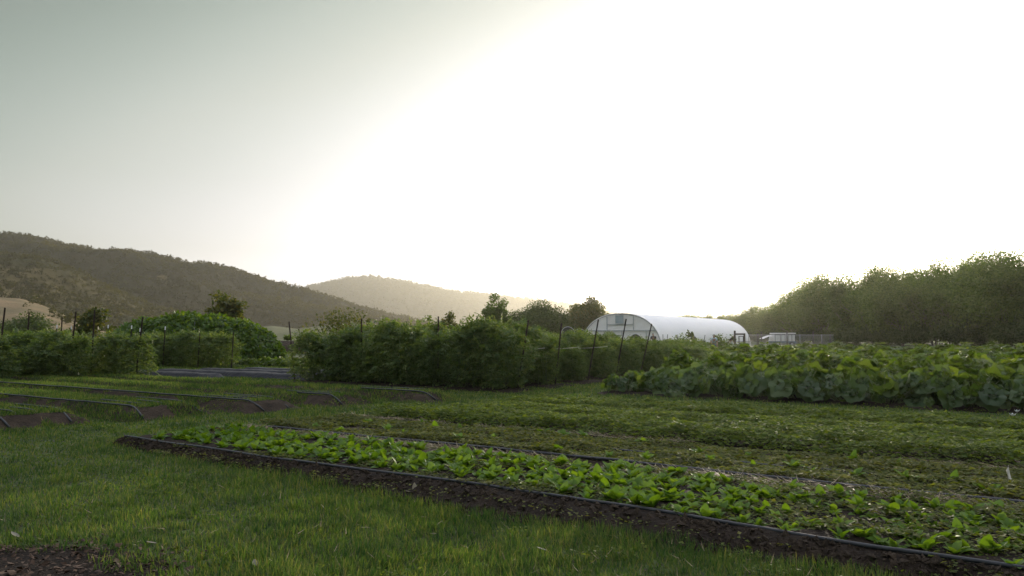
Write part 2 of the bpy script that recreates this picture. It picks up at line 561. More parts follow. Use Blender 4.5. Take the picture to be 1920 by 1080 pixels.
HA1 = hill('hill', PA1, 760, 280, M['hill2'], 5, 6, 6, 300, 60, label='nearer dark spur in front of the long ridge')
HB = hill('hill', PB, 3600, 1100, M['hill'], 11, 9, 10, label='hazy rounded wooded hill in the middle distance', drop=4.0)
HB1 = hill('hill', PB1, 2500, 500, M['hill'], 17, 6, 6, 160, 50, label='low hazy spur at the foot of the rounded hill')
HB2 = hill('hill', PB2, 4800, 900, M['hill'], 21, 8, 10, 300, 50, label='palest farthest ridge behind the greenhouse')
HH = hill('hill', PH, 420, 170, M['hay'], 31, 2.5, 0.8, 220, 60, label='low straw coloured hill with scattered dark shrubs')
HM = hill('hill', PM, 600, 130, M['meadow'], 37, 2, 1, 160, 40, label='low pale green meadow rise below the hills')

# ------------------------------------------------------------------ leaf templates


def quad_leaf(w, fold=0.15, curve=0.1):
    """A folded pointed leaf of length 1: six vertices, two quads... base, tip and two sides on each half."""
    tv = np.array([(0, 0, 0), (w * 0.5, 0.42, fold * w), (0, 1, -curve), (-w * 0.5, 0.42, fold * w), (0, 0.5, 0)], float)
    return tv, {3: np.array([(0, 1, 4), (1, 2, 4), (2, 3, 4), (3, 0, 4)])}


def card_leaf(w):
    tv = np.array([(0, 0, 0), (w * 0.5, 0.45, 0.06), (0, 1, 0), (-w * 0.5, 0.45, 0.06)], float)
    return tv, {4: np.array([(0, 1, 2, 3)])}


def spoon_leaf(seed):
    r = np.random.default_rng(seed)
    rows = 8
    y = np.linspace(0, 1, rows)
    wd = np.where(y < 0.32, 0.035, 0.0) + np.where(y >= 0.28, 0.27 * np.sin(np.clip((y - 0.26) / 0.76, 0, 1) ** 0.8 * math.pi) ** 0.7, 0)
    wd[-1] = 0.03
    bend = 0.25 + 0.25 * r.random()
    z = -bend * y ** 2.2 + 0.05
    cx = (r.random() - 0.5) * 0.1 * y ** 2
    V = np.zeros((rows, 5, 3))
    for j, q in enumerate((-1, -0.5, 0, 0.5, 1)):
        V[:, j, 0] = cx + wd * q
        V[:, j, 1] = y * (1 - 0.25 * bend * y)
        V[:, j, 2] = z + abs(q) * wd * 0.35 + 0.02 * r.normal(size=rows) * abs(q)
    i, k = np.meshgrid(np.arange(rows - 1), np.arange(4), indexing='ij')
    f = np.stack((i * 5 + k, i * 5 + k + 1, (i + 1) * 5 + k + 1, (i + 1) * 5 + k), -1).reshape(-1, 4)
    return V.reshape(-1, 3), {4: f}


def squash_tpl(seed):
    r = np.random.default_rng(seed)
    n, rings = 26, (0.34, 0.68, 1.0)
    a = np.linspace(-math.pi * 0.94, math.pi * 0.94, n)
    R = 0.5 * (1 + 0.11 * np.cos(5 * a) + 0.10 * np.cos(a)) * (1 - 0.32 * np.exp(-((np.abs(a) - math.pi) / 0.30) ** 2))
    R = R * (1 + 0.03 * r.normal(size=n))
    V = [(0, 0, 0)]
    ph = r.random(4) * 6.28
    for q in rings:
        x, y = R * q * np.sin(a), R * q * np.cos(a)
        z = (0.16 * q ** 2 * (0.3 + 0.7 * r.random()) - (0.15 + 0.25 * r.random()) * q ** 2 * np.clip(np.cos(a), 0, 1) + 0.085 * q ** 2 * np.sin(5 * a + ph[0])
             + 0.03 * q ** 3 * np.sin(9 * a + ph[1]))
        V += list(zip(x, y, z))
    V = np.array(V)
    tri = [(0, 1 + k, 2 + k) for k in range(n - 1)]
    qd = []
    for g in range(2):
        o = 1 + g * n
        qd += [(o + k, o + n + k, o + n + k + 1, o + k + 1) for k in range(n - 1)]
    return V, {3: np.array(tri)[:, ::-1], 4: np.array(qd)}


def compound_tpl(seed, n=7):
    r = np.random.default_rng(seed)
    V, Fq = [], []
    for k in range(n):
        y = 0.25 + 0.75 * (k // 2) / ((n - 1) / 2)
        sgn = 0 if k == n - 1 else (1 if k % 2 else -1)
        d = norm(np.array((sgn * 1.0, 0.55 if sgn else 1.0, -0.25)))
        L = 0.36 * (0.8 + 0.4 * r.random())
        side = norm(np.cross(d, (0, 0, 1)))
        b0 = np.array((0, y * 0.8, -0.22 * y * y))
        o = len(V)
        V += [b0, b0 + d * L * 0.45 + side * L * 0.24 + (0, 0, 0.03), b0 + d * L - np.array((0, 0, 0.08)), b0 + d * L * 0.45 - side * L * 0.24 + (0, 0, 0.03)]
        Fq.append((o, o + 1, o + 2, o + 3))
    return np.array(V), {4: np.array(Fq)}


def blade_tpl(bend):
    V = np.array([(-0.5, 0, 0), (0.5, 0, 0), (-0.36, 0.5, bend * 0.22), (0.36, 0.5, bend * 0.22), (0, 1, bend)], float)
    return V, {4: np.array([(0, 1, 3, 2)]), 3: np.array([(2, 3, 4)])}


OVATE = [quad_leaf(0.62), quad_leaf(0.75, 0.1, 0.2), quad_leaf(0.5, 0.2, 0.05)]
CARDS = [card_leaf(0.55), card_leaf(0.75)]
SPOON = [spoon_leaf(k) for k in range(6)]
SQUASH = [squash_tpl(k) for k in range(7)]
COMP = [compound_tpl(k) for k in range(4)]
BLADES = [blade_tpl(k) for k in (0.05, 0.25, 0.45, -0.2)]

# ------------------------------------------------------------------ beds
END1 = lambda s: 8.9 - 0.16 * (s - 5) + 0.18 * (fbm(np.asarray(s) * 1.3, 0.3, 77) - 0.5)     # left ends of the crop beds


W1 = lambda t: np.interp(t, (-4.0, 0.6, 1.4, 2.4, 3.7, 6.0, 9.0), (-0.42, -0.27, -0.18, -0.07, -0.04, -0.06, 0.05))   # the nearest bed bends towards the camera on the right
EDGE = lambda t: np.interp(t, (-4.0, 3.4, 4.2, 6.0, 9.2), (4.50, 4.50, 4.60, 4.78, 4.95))


def bed(name, s0, s1, t0, t1, h, mat, label, slope=0.35, seed=0, ds=0.05, dt=0.09, rough=0.03):
    S = np.arange(s0, s1 + 1e-6, ds)
    T = np.arange(t0, t1 + 1e-6, dt)
    SS, TT = np.meshgrid(S, T, indexing='ij')
    e = np.minimum(np.minimum(SS - s0, s1 - SS), np.minimum(TT - t0, t1 - TT))
    k = np.clip(e / slope, 0, 1)
    k = k * k * (3 - 2 * k)
    Z = 0.006 + h * k + rough * (fbm(SS * 6, TT * 6, seed, 4) - 0.5) * np.clip(k * 2, 0.1, 1) + 0.5 * rough * (fbm(SS * 1.5, TT * 1.5, seed + 9, 2) - 0.5)
    Z = np.maximum(Z, 0.004)
    if seed == 1:
        f0, hz_ = EDGE(TT) - 0.06, 5.0 + W1(TT)
        SS = f0 + (SS - s0) * (s1 - f0) / (s1 - s0)
        k = np.clip((SS - f0) / np.maximum(hz_ - f0, 0.12), 0, 1) * np.clip(np.minimum(s1 - SS, TT - t0) / 0.3, 0, 1) * np.clip((t1 - TT) / 0.35, 0, 1)
        k = k * k * (3 - 2 * k)
        Z = 0.006 + h * k + 0.04 * (fbm(SS * 7, TT * 7, seed, 4) - 0.5) * np.clip(k * 3, 0.15, 1)
        Z = np.maximum(Z, 0.004)
    V = np.stack((QX * SS + RX * TT, QY * SS + RY * TT, Z), -1)
    mb = MB()
    grid(mb, V)
    return tag(link(name, mb.mesh(name, mat)), label, 'soil bed', kind='structure')


bed('soil_bed', 4.42, 6.62, -5, 9.1, 0.09, M['soil'], 'nearest dark soil bed carrying bright leafy greens', 0.5, 1)
bed('soil_bed', 6.50, 8.45, -6, 8.75, 0.07, M['soil2'], 'second soil bed covered with low weeds', 0.3, 2)
bed('soil_bed', 8.40, 10.1, -6, 8.35, 0.07, M['soil'], 'third soil bed under a dense cover crop', 0.3, 3)
bed('soil_bed', 10.0, 11.5, -5, 8.1, 0.07, M['soil'], 'fourth soil bed under a dense cover crop', 0.3, 4)
bed('soil_bed', 11.4, 12.9, -5, 7.9, 0.07, M['soil'], 'farthest cover crop bed before the squash', 0.3, 5)
bed('soil_bed', 15.2, 31.0, -9, 7.9, 0.05, M['soil'], 'dark soil under the squash and vegetable rows', 0.5, 6, 0.2, 0.2)
TOM_S = [15.1, 16.95, 18.8, 20.65, 22.5, 24.35, 26.2]
for k, s in enumerate(TOM_S):
    bed('soil_bed', s - 0.75, s + 0.75, 9.3, 17.1, 0.06, M['soil'], 'soil strip under the %s row of staked tomatoes' % ORD[k], 0.3, 20 + k, 0.1, 0.15)
# left plot: beds with drip hoses whose ends face the grass path
LBED = [(4.5, 6.15, 11.5), (6.35, 7.95, 11.1), (8.05, 9.35, 10.5), (9.7, 10.9, 10.2), (11.3, 12.4, 9.3)]
for k, (s0, s1, t0) in enumerate(LBED):
    bed('soil_bed', s0, s1, t0, 24, 0.17, M['soil2'], 'drip irrigated soil bed, %s from the near end of the left plot' % ORD[k], 0.38, 40 + k, 0.07, 0.09, 0.05)
# left tomato block
LT = [(9.3, 22.7), (10.9, 22.1), (12.5, 21.2)]
for k, (s, t0) in enumerate(LT):
    bed('soil_bed', s - 0.7, s + 0.7, t0 - 0.4, 32, 0.05, M['soil'], 'soil strip under the %s tomato row of the left block' % ORD[k], 0.3, 60 + k, 0.1, 0.2)

# mulch corner by the camera's left foot
mulch_c = gnd(-90, 1085)


def mulch_in(x, y):
    d = np.hypot((x - mulch_c[0]) / 1.05, (y - mulch_c[1]) / 0.55)
    return d + 0.55 * (fbm(x * 2.6, y * 2.6, 91, 4) - 0.5) * 2


# ------------------------------------------------------------------ hoses


def hose(path, r, label, group=None, name='drip_hose'):
    mb = MB()
    tube(mb, path, r, 8)
    return tag(link(name, mb.mesh(name, M['hose'])), label, 'hose', group)


def bed_hose(s, t0, t1, z, r, label, drop=0.0, droplen=0.5, seed=0, group=None, wob=0.03):
    t = np.arange(t0, t1, 0.12)
    x = s + (W1(t) if s < 5.2 else 0) + wob * 2 * (fbm(t * 0.6, 0.5, seed, 3) - 0.5)
    zz = z + 0.018 * (fbm(t * 1.4, 3.5, seed + 3, 2) - 0.5)
    if drop:
        k = np.clip((t0 + droplen - t) / droplen, 0, 1)
        zz = zz - drop * k ** 1.7
        x = x + 0.05 * k * (-1 if seed % 2 else 1)
    return hose(np.array([st(a, b_, c) for a, b_, c in zip(x, t, zz)]), r, label, group)


bed_hose(5.01, -3.0, 8.95, 0.105, 0.013, 'black drip hose along the front edge of the nearest bed', 0, seed=1, wob=0.05, group='hoses on the near beds')
bed_hose(6.68, -3.0, 8.35, 0.095, 0.015, 'black drip hose running beside the straw path', 0, seed=2, wob=0.08, group='hoses on the near beds')
bed_hose(7.35, -3.0, 4.2, 0.085, 0.013, 'half buried black hose among the low weeds', 0, seed=4, wob=0.1, group='hoses on the near beds')
for k, (s0, s1, t0) in enumerate(LBED):
    nh = (4, 4, 4, 3, 2)[k]
    long_front = k in (1, 2)
    for q in range(nh):
        s = s0 + 0.33 + (s1 - s0 - 0.66) * q / (nh - 1)
        bed_hose(s, t0 + 0.06 + 0.12 * (q % 3), 21 if q == 0 and long_front else t0 + 1.5 + 0.5 * (q % 2) + 0.7 * (k == 4), 0.21, 0.015,
                 'black hose over the end of the %s left plot bed, %s from the front' % (ORD[k], ORD[q]),
                 0.175, 0.45 + 0.15 * (q % 2), 100 + k * 9 + q, 'hoses on the left plot beds')

# ------------------------------------------------------------------ lawn
rng = np.random.default_rng(5)


def is_lawn(x, y):
    s, t = to_s(x, y), to_t(x, y)
    w = 0.30 * (fbm(x * 1.9, y * 1.9, 33, 4) - 0.5)
    ok = ~((s > EDGE(t) + 0.06 + w * 0.6) & (s < 12.75 + w * 2) & (t < END1(s) + w))
    ok &= ~((s > 15.45 + w) & (s < 31) & (t < 7.6))
    for s0, s1, t0 in LBED:
        inside = (s > s0 + 0.05 + 0.4 * w) & (s < s1 - 0.05 + 0.4 * w) & (t > t0 + 0.02 + 0.4 * w)
        bare = ((s < s0 + 0.38) & (t < t0 + 5.5)) | (t < t0 + 0.35)
        ok &= ~(inside & np.where(bare, fbm(x * 2.1, y * 2.1, 55, 3) < 0.53, fbm(x * 1.7, y * 1.7, 56, 3) < 0.20))
    for s in TOM_S:
        ok &= ~((abs(s - to_s(x, y)) < 0.6) & (t > 9.5) & (t < 17))
    for s, t0 in LT:
        ok &= ~((abs(s - to_s(x, y)) < 0.55) & (t > t0))
    ok &= ~((s > 14.1) & (s < 19.1) & (t > 17.2) & (t < 25.6))
    ok &= mulch_in(x, y) > 0.80 + 0.5 * rng.random(len(x))
    return ok


def wedge(n, r0, r1, e, half=0.80):
    """Points in the view wedge with density falling as r**-e."""
    q = 2 - e
    r = (r0 ** q + rng.random(n) * (r1 ** q - r0 ** q)) ** (1 / q)
    a = (rng.random(n) * 2 - 1) * half
    return r * np.sin(a), r * np.cos(a), r


x, y, r = wedge(760000, 3.3, 48, 1.55)
ok = is_lawn(x, y)
x, y, r = x[ok], y[ok], r[ok]
s, t = to_s(x, y), to_t(x, y)
tall = fbm(x * 0.9, y * 0.9, 12, 4)
edge = np.exp(-((s - EDGE(t) + 0.1) / 0.28) ** 2) * (t < 9.3)
tuft = fbm(x * 5.5, y * 5.5, 14, 2)
h = 0.72 * (0.030 + 0.050 * np.clip((tall - 0.35) * 2.2, 0, 1) + 0.035 * edge + 0.045 * np.clip((tuft - 0.45) * 3, 0, 1)) * (0.6 + 0.8 * rng.random(len(x)))
onbed = np.zeros(len(x))
for s0, s1, t0 in LBED:
    k = np.clip(np.minimum(np.minimum(s - s0, s1 - s), t - t0) / 0.38, 0, 1)
    onbed = np.maximum(onbed, 0.17 * k * k * (3 - 2 * k))
n = len(x)
lean = 0.20 + 1.5 * rng.random(n) ** 1.2
wa = rng.random(n) * 6.283
la = 2.2 + 2.4 * (fbm(x * 1.6, y * 1.6, 44, 2) - 0.5) * 4
dx = np.cos(wa) * 0.8 + np.cos(la) * 0.5
dy = np.sin(wa) * 0.8 + np.sin(la) * 0.5
Y = np.stack((dx * lean, dy * lean, np.ones(n)), -1)
Up = np.stack((-dx + 0.5 * rng.normal(size=n), -dy + 0.5 * rng.normal(size=n), lean * 0.6), -1)
wid = 0.0066 * np.maximum(1, r / 6.5) * (0.7 + 0.6 * rng.random(n))
mb = MB()
h = np.where(onbed > 0.02, h * 0.7, h)
scatter(mb, BLADES, np.stack((x, y, onbed + 0.0), -1), Y, Up, h, rng, W=wid / h)
tag(link('grass', mb.mesh('grass', M['grass'])), 'short green lawn grass of the paths between the beds', 'grass', kind='stuff')

# clover patches and dead stalks in the lawn
x, y, r = wedge(60000, 3.4, 22, 1.6)
ok = is_lawn(x, y) & (fbm(x * 1.1, y * 1.1, 101, 3) > 0.56) & (fbm(x * 5, y * 5, 102, 2) > 0.42)
x, y, r = x[ok], y[ok], r[ok]
n = len(x)
a = rng.random(n) * 6.283
mb = MB()
scatter(mb, OVATE, np.stack((x, y, 0.035 + 0.035 * rng.random(n)), -1), np.stack((np.cos(a), np.sin(a), 0.3 * rng.normal(size=n)), -1),
        np.stack((0.45 * rng.normal(size=n), 0.45 * rng.normal(size=n), np.ones(n)), -1), (0.014 + 0.018 * rng.random(n)) * np.maximum(1, r / 8), rng)
tag(link('clover', mb.mesh('clover', M['cover'])), 'low round leaved clover patches scattered through the lawn', 'clover', kind='stuff')
x, y, r = wedge(2000, 3.4, 16, 1.5)
ok = is_lawn(x, y)
x, y, r = x[ok], y[ok], r[ok]
n = len(x)
a = rng.random(n) * 6.283
mb = MB()
scatter(mb, BLADES, np.stack((x, y, 0.02 + 0.03 * rng.random(n)), -1), np.stack((np.cos(a), np.sin(a), 0.1 + 0.5 * rng.random(n)), -1),
        np.stack((0.3 * rng.normal(size=n), 0.3 * rng.normal(size=n), np.ones(n)), -1), 0.03 + 0.05 * rng.random(n), rng, W=0.08)
tag(link('dead_grass', mb.mesh('dead_grass', M['straw'])), 'dead straw coloured stalks lying in the lawn', 'dead grass', kind='stuff')

# rank grass and weeds over the tops of the left plot beds
P_, Y_, U_, S_ = [], [], [], []
for s0, s1, t0 in LBED:
    n = int((s1 - s0) * (23 - t0) * 1050)
    s = s0 + (s1 - s0) * rng.random(n)
    t = t0 + (23 - t0) * rng.random(n) ** 1.2
    d = np.minimum(np.minimum(s - s0, s1 - s), t - t0)
    k = np.clip(d / 0.38, 0, 1)
    bare = (((s < s0 + 0.38) & (t < t0 + 5.5)) | (t < t0 + 0.35)) & (fbm(s * 2.0, t * 1.3, 57, 3) < 0.52)
    ok = (~bare) & (fbm(s * 1.2, t * 0.8, 58, 3) > 0.20)
    s, t, k = s[ok], t[ok], k[ok]
    n = len(s)
    P_.append(np.stack((QX * s + RX * t, QY * s + RY * t, 0.17 * k * k * (3 - 2 * k)), -1))
    a = rng.random(n) * 6.283
    l = 0.2 + 1.1 * rng.random(n)
    Y_.append(np.stack((np.cos(a) * l, np.sin(a) * l, np.ones(n)), -1))
    U_.append(np.stack((-np.cos(a), -np.sin(a), l), -1) + 0.5 * rng.normal(size=(n, 3)))
    S_.append(0.05 + 0.10 * rng.random(n) * fbm(s * 1.5, t, 59, 3))
mb = MB()
S_ = np.concatenate(S_)
scatter(mb, BLADES, np.concatenate(P_), np.concatenate(Y_), np.concatenate(U_), S_, rng, W=0.013 / S_)
tag(link('bed_grass', mb.mesh('bed_grass', M['grass'])), 'rank green grass grown over the hose covered beds of the left plot', 'grass', kind='stuff')

# mulch chips
n = 5200
x = mulch_c[0] + (rng.random(n) * 2 - 1) * 1.9
y = mulch_c[1] + (rng.random(n) * 2 - 1) * 0.95
ok = mulch_in(x, y) < 1.15
x, y = x[ok], y[ok]
n = len(x)
mb = MB()
a = rng.random(n) * 6.283
scatter(mb, [quad_leaf(0.45, 0.3, 0.05), quad_leaf(0.8, -0.2, 0.1)], np.stack((x, y, 0.006 + 0.03 * rng.random(n)), -1),
        np.stack((np.cos(a), np.sin(a), rng.normal(size=n) * 0.35), -1), np.stack((rng.normal(size=n) * 0.4, rng.normal(size=n) * 0.4, np.ones(n)), -1),
        0.018 + 0.04 * rng.random(n) ** 2, rng)
tag(link('bark_mulch', mb.mesh('bark_mulch', M['chips'])), 'dark brown bark mulch at the lawn corner', 'mulch', kind='stuff')
mb = MB()
uu, aa = np.meshgrid(np.linspace(0, 1, 8), np.linspace(0, 6.2832, 60), indexing='ij')
X = mulch_c[0] + 1.15 * uu * np.cos(aa)
Yy = mulch_c[1] + 0.62 * uu * np.sin(aa)
grid(mb, np.stack((X, Yy, 0.005 + 0.0 * X), -1))
tag(link('mulch_soil', mb.mesh('mulch_soil', M['soil'])), 'bare dark soil under the bark mulch', 'soil', kind='structure')

# ------------------------------------------------------------------ low cover crops and weeds


def cover(name, s0, s1, t0, dens, size, hfun, mat, label, upright=0.5, t_max=None, mask=None, tpl=OVATE):
    area = (s1 - s0) * (9.2 - t0)
    n = int(area * dens)
    s = s0 + rng.random(n) * (s1 - s0)
    t = t0 + rng.random(n) * (9.2 - t0)
    ok = t < END1(s) - 0.05
    if mask is not None:
        ok &= mask(s, t)
    s, t = s[ok], t[ok]
    p = QX * s + RX * t
    q = QY * s + RY * t
    vis = (q > 1.6) & (np.abs(p) < q * 1.05 + 1.2)
    s, t, p, q = s[vis], t[vis], p[vis], q[vis]
    n = len(s)
    h = np.maximum(hfun(s, t), 0.01)
    z = 0.055 + h * (1 - 0.75 * rng.random(n) ** 1.6)
    a = rng.random(n) * 6.283
    el = upright * (0.2 + rng.random(n)) - 0.15
    Y = np.stack((np.cos(a), np.sin(a), el), -1)
    Up = np.stack((-np.cos(a) * el + 0.35 * rng.normal(size=n), -np.sin(a) * el + 0.35 * rng.normal(size=n), np.ones(n)), -1)
    mb = MB()
    scatter(mb, tpl, np.stack((p, q, z), -1), Y, Up, size * (0.6 + 0.8 * rng.random(n)), rng)
    return tag(link(name, mb.mesh(name, M[mat])), label, name.replace('_', ' '), kind='stuff')


f_noise = lambda s, t, k, sd: fbm(s * k, t * k * 0.55, sd, 3)
cover('weeds', 6.75, 8.25, -4.8, 2400, 0.048, lambda s, t: 0.03 + 0.14 * np.clip(f_noise(s, t, 2.2, 3) - 0.25, 0, 1), 'weed',
      'low brownish green weeds over the second bed', mask=lambda s, t: fbm(s * 2.6, t * 1.5, 8, 3) > 0.27)
cover('cover_crop', 8.42, 9.95, -4.8, 2100, 0.056,
      lambda s, t: (0.04 + 0.13 * np.clip((s - 8.42) / 0.22, 0, 1) * np.clip((9.95 - s) / 0.5, 0.3, 1)) * (0.35 + 1.1 * f_noise(s, t, 4.5, 13)),
      'cover', 'tallest dark edged cover crop on the third bed')
cover('cover_crop', 10.05, 11.4, -4.8, 1900, 0.058,
      lambda s, t: (0.03 + 0.08 * np.clip((s - 10.05) / 0.25, 0, 1) * np.clip((11.4 - s) / 0.4, 0.3, 1)) * (0.3 + 1.3 * f_noise(s, t, 4.5, 19)),
      'cover', 'low leafy cover crop on the fourth bed')
cover('cover_crop', 11.5, 12.8, -4.8, 1700, 0.062,
      lambda s, t: (0.03 + 0.08 * np.clip((s - 11.5) / 0.25, 0, 1)) * (0.3 + 1.3 * f_noise(s, t, 4.5, 29)),
      'cover', 'low leafy cover crop on the farthest bed')
cover('weeds', 4.6, 4.98, -2.5, 520, 0.030, lambda s, t: 0.02 + 0 * s, 'weed', 'tiny pale seedlings on the bare bed shoulder',
      mask=lambda s, t: (fbm(s * 3, t * 2.0, 61, 3) > 0.48))
cover('weeds', 4.52, 4.95, -3.5, 1500, 0.032, lambda s, t: 0.02 + 0.06 * f_noise(s, t, 3, 71), 'weed', 'dense low weeds on the right end of the bed shoulder',
      mask=lambda s, t: t < 0.6 + 1.6 * (fbm(s * 2, t * 2, 62, 3) - 0.5) * 2)
cover('weeds', 4.95, 6.45, -3.5, 2400, 0.040, lambda s, t: 0.02 + (0.07 + 0.06 * np.clip(2 - t, 0, 2) / 2) * f_noise(s, t, 3, 73), 'weed', 'low weeds growing between the leafy greens',
      mask=lambda s, t: fbm(s * 2.4, t * 1.6, 64, 3) > 0.22 + 0.07 * np.clip(t, 0, 5))

# clods on the bare shoulder of the nearest bed
n = 5200
t = -3 + 11.9 * rng.random(n)
s = EDGE(t) - 0.04 + (5.03 + W1(t) - EDGE(t)) * rng.random(n)
x, y = QX * s + RX * t, QY * s + RY * t
mb = MB()
k_ = np.clip((s - EDGE(t) + 0.06) / np.maximum(5.06 + W1(t) - EDGE(t), 0.12), 0, 1)
ov, of = np.array([(0, 0, 1), (1, 0, 0), (0, 1, 0), (-1, 0, 0), (0, -1, 0), (0, 0, -0.4)], float), {3: np.array([(0, 1, 2), (0, 2, 3), (0, 3, 4), (0, 4, 1), (5, 2, 1), (5, 3, 2), (5, 4, 3), (5, 1, 4)])}
scatter(mb, [(ov, of), (ov * (1.4, 0.8, 0.7), of)], np.stack((x, y, 0.008 + 0.09 * k_ * k_ * (3 - 2 * k_)), -1), rand_dirs(rng, n), rand_dirs(rng, n), 0.005 + 0.032 * rng.random(n) ** 3.2, rng)
tag(link('soil_clods', mb.mesh('soil_clods', M['soil2'], False)), 'small dry clods of earth on the bare shoulder of the nearest bed', 'clods', kind='stuff')

# straw on the paths
n = 9000
s = 6.28 + 0.32 * rng.random(n)
t = -2 + 10.6 * rng.random(n)
k = n // 3
s[:k] = 8.22 + 0.24 * rng.random(k)
ok = (fbm(s * 1.3, t * 0.9, 23, 3) > 0.47)
s, t = s[ok], t[ok]
n = len(s)
a = rng.normal(size=n) * 0.9 + (math.pi / 2 + RA)
mb = MB()
scatter(mb, [blade_tpl(0.05), blade_tpl(0.15)], np.stack((QX * s + RX * t, QY * s + RY * t, 0.075 + 0.03 * rng.random(n)), -1),
        np.stack((np.cos(a), np.sin(a), rng.normal(size=n) * 0.12), -1), np.stack((0.3 * rng.normal(size=n), 0.3 * rng.normal(size=n), np.ones(n)), -1),
        0.06 + 0.13 * rng.random(n), rng, W=0.045)
tag(link('straw', mb.mesh('straw', M['straw'])), 'dry pale straw littering the paths between the beds', 'straw', kind='stuff')

# ------------------------------------------------------------------ leafy greens: each plant its own object


def greens_mesh(seed, nl):
    r = np.random.default_rng(seed)
    a = np.arange(nl) * 2.4 + r.random(nl) * 0.5
    k = np.arange(nl) / nl
    el = 0.45 + 1.0 * k + 0.25 * r.normal(size=nl)
    Y = np.stack((np.cos(a) * np.cos(el), np.sin(a) * np.cos(el), np.sin(el)), -1)
    Up = np.stack((-np.cos(a) * np.sin(el), -np.sin(a) * np.sin(el), np.cos(el)), -1) + 0.25 * r.normal(size=(nl, 3))
    mb = MB()
    scatter(mb, SPOON, np.stack((np.cos(a) * 0.012, np.sin(a) * 0.012, np.full(nl, 0.0)), -1), Y, Up, 0.13 * (0.6 + 0.7 * r.random(nl)), r)
    return mb.mesh('leafy_green', M['greens'])


GM = [greens_mesh(200 + k, 12 + k % 7) for k in range(10)]
random.seed(4)
spots = []
t = -2.6
while t < 8.5:
    t += 0.108
    for s0 in (5.24, 5.46, 5.68, 5.90, 6.10, 6.26) if t > 3 else (5.16, 5.32, 5.48, 5.64, 5.80, 5.96, 6.12, 6.28):
        if random.random() < (0.10 if s0 < 6.0 else 0.35):
            continue
        p = st(s0 + W1(t) * (6.5 - s0) / 1.3 + random.uniform(-0.09, 0.09), t + random.uniform(-0.05, 0.05), 0.07)
        if p[1] > 2.2 and abs(p[0]) < 0.73 * p[1] and fbm(np.array(s0 * 2.0), np.array(t * 1.2), 88, 2) > 0.15:
            spots.append((float(np.hypot(p[0], p[1])), s0, t, p))
spots.sort(key=lambda q: q[0])
for d_, s0, t, p in spots[:266]:
    part = 'left part' if t > 5.6 else ('middle' if t > 2.6 else 'right part')
    where = 'edge beside the front hose' if s0 < 5.6 else ('middle' if s0 < 6.0 else 'back edge beside the straw path')
    tag(link('leafy_green', random.choice(GM), None, p, random.uniform(0, 6.28), random.uniform(0.60, 0.98) * (0.88 if t < 2 else 1)),
        'bright leafy green in the nearest bed\'s %s, %s' % (part, where), 'leafy green', 'leafy greens, %s, %s' % (part, where))
mb = MB()
for d_, s0, t, p in spots[266:]:
    r = np.random.default_rng(int(d_ * 1e5))
    nl = r.integers(9, 14)
    a = np.arange(nl) * 2.4 + r.random() * 6
    el = 0.45 + np.arange(nl) / nl + 0.25 * r.normal(size=nl)
    Y = np.stack((np.cos(a) * np.cos(el), np.sin(a) * np.cos(el), np.sin(el)), -1)
    Up = np.stack((-np.cos(a) * np.sin(el), -np.sin(a) * np.sin(el), np.cos(el)), -1) + 0.25 * r.normal(size=(nl, 3))
    scatter(mb, SPOON, p + np.stack((np.cos(a) * 0.01, np.sin(a) * 0.01, 0 * a), -1), Y, Up, 0.11 * (0.6 + 0.7 * r.random(nl)), r)
tag(link('leafy_greens', mb.mesh('leafy_greens', M['greens'])), 'dense far left mass of the bright leafy greens', 'leafy greens', kind='stuff')
print('greens', len(spots))
for k in range(46):
    t = -1.5 + 9.6 * k / 46 + random.uniform(-0.1, 0.1)
    s = random.choice((6.95, 7.25, 7.75, 8.1)) + random.uniform(-0.1, 0.1)
    if t > END1(s) - 0.2:
        continue
    p = st(s, t, 0.06)
    if abs(p[0]) > 0.73 * p[1]:
        continue
    tag(link('leafy_green', random.choice(GM), None, p, random.uniform(0, 6.28), random.uniform(0.5, 0.9)),
        'small self sown leafy green standing among the low weeds of the second bed', 'leafy green', 'self sown greens among the weeds')

# ------------------------------------------------------------------ squash


def squash_mesh(seed, nl=48, H=0.52, W=0.76, L0=0.15, L1=0.45):
    r = np.random.default_rng(seed)
    mb = MB()
    a = r.random(nl) * 6.283
    q = np.sqrt(r.random(nl))
    rad = W * (0.18 + 0.86 * q)
    z = H * (1.05 - 0.68 * q ** 1.7) * (0.82 + 0.36 * r.random(nl))
    low = r.random(nl) < 0.28
    z = np.where(low, z * 0.5, z)
    P = np.stack((rad * np.cos(a), rad * np.sin(a), z), -1)
    Yh = np.stack((np.cos(a) + 0.8 * r.normal(size=nl), np.sin(a) + 0.8 * r.normal(size=nl), -0.25 - 0.7 * q + 0.45 * r.normal(size=nl)), -1)
    Up = np.stack((np.cos(a) * (0.05 + 0.38 * q) + 0.6 * r.normal(size=nl), np.sin(a) * (0.05 + 0.38 * q) + 0.6 * r.normal(size=nl), np.full(nl, 0.85)), -1)
    scatter(mb, SQUASH, P, Yh, Up, L0 + (L1 - L0) * r.random(nl), r)
    st_ = MB()
    for k in range(nl):
        p0 = np.array((P[k, 0] * 0.35, P[k, 1] * 0.35, 0.0))
        c = P[k] * (0.62, 0.62, 1.0) * (1, 1, 0.72)
        pts = np.array([(1 - u) ** 2 * p0 + 2 * u * (1 - u) * c + u * u * P[k] for u in np.linspace(0, 1, 5)])
        tube(st_, pts, 0.009, 4, cap=False)
    return mb.mesh('leaves', M['squash']), st_.mesh('stem', M['stalk'])


SQ = []
for k in range(4):
    lv, sm = squash_mesh(300 + k)
    SQ.append((lv, sm))


def place_squash(k, p, rz, sc_, label):
    o = thing('squash_plant', label, 'squash plant', p, rz, 'squash plants in front of the vegetable rows', sc_)
    link('leaves', SQ[k][0], o)
    link('stem', SQ[k][1], o)


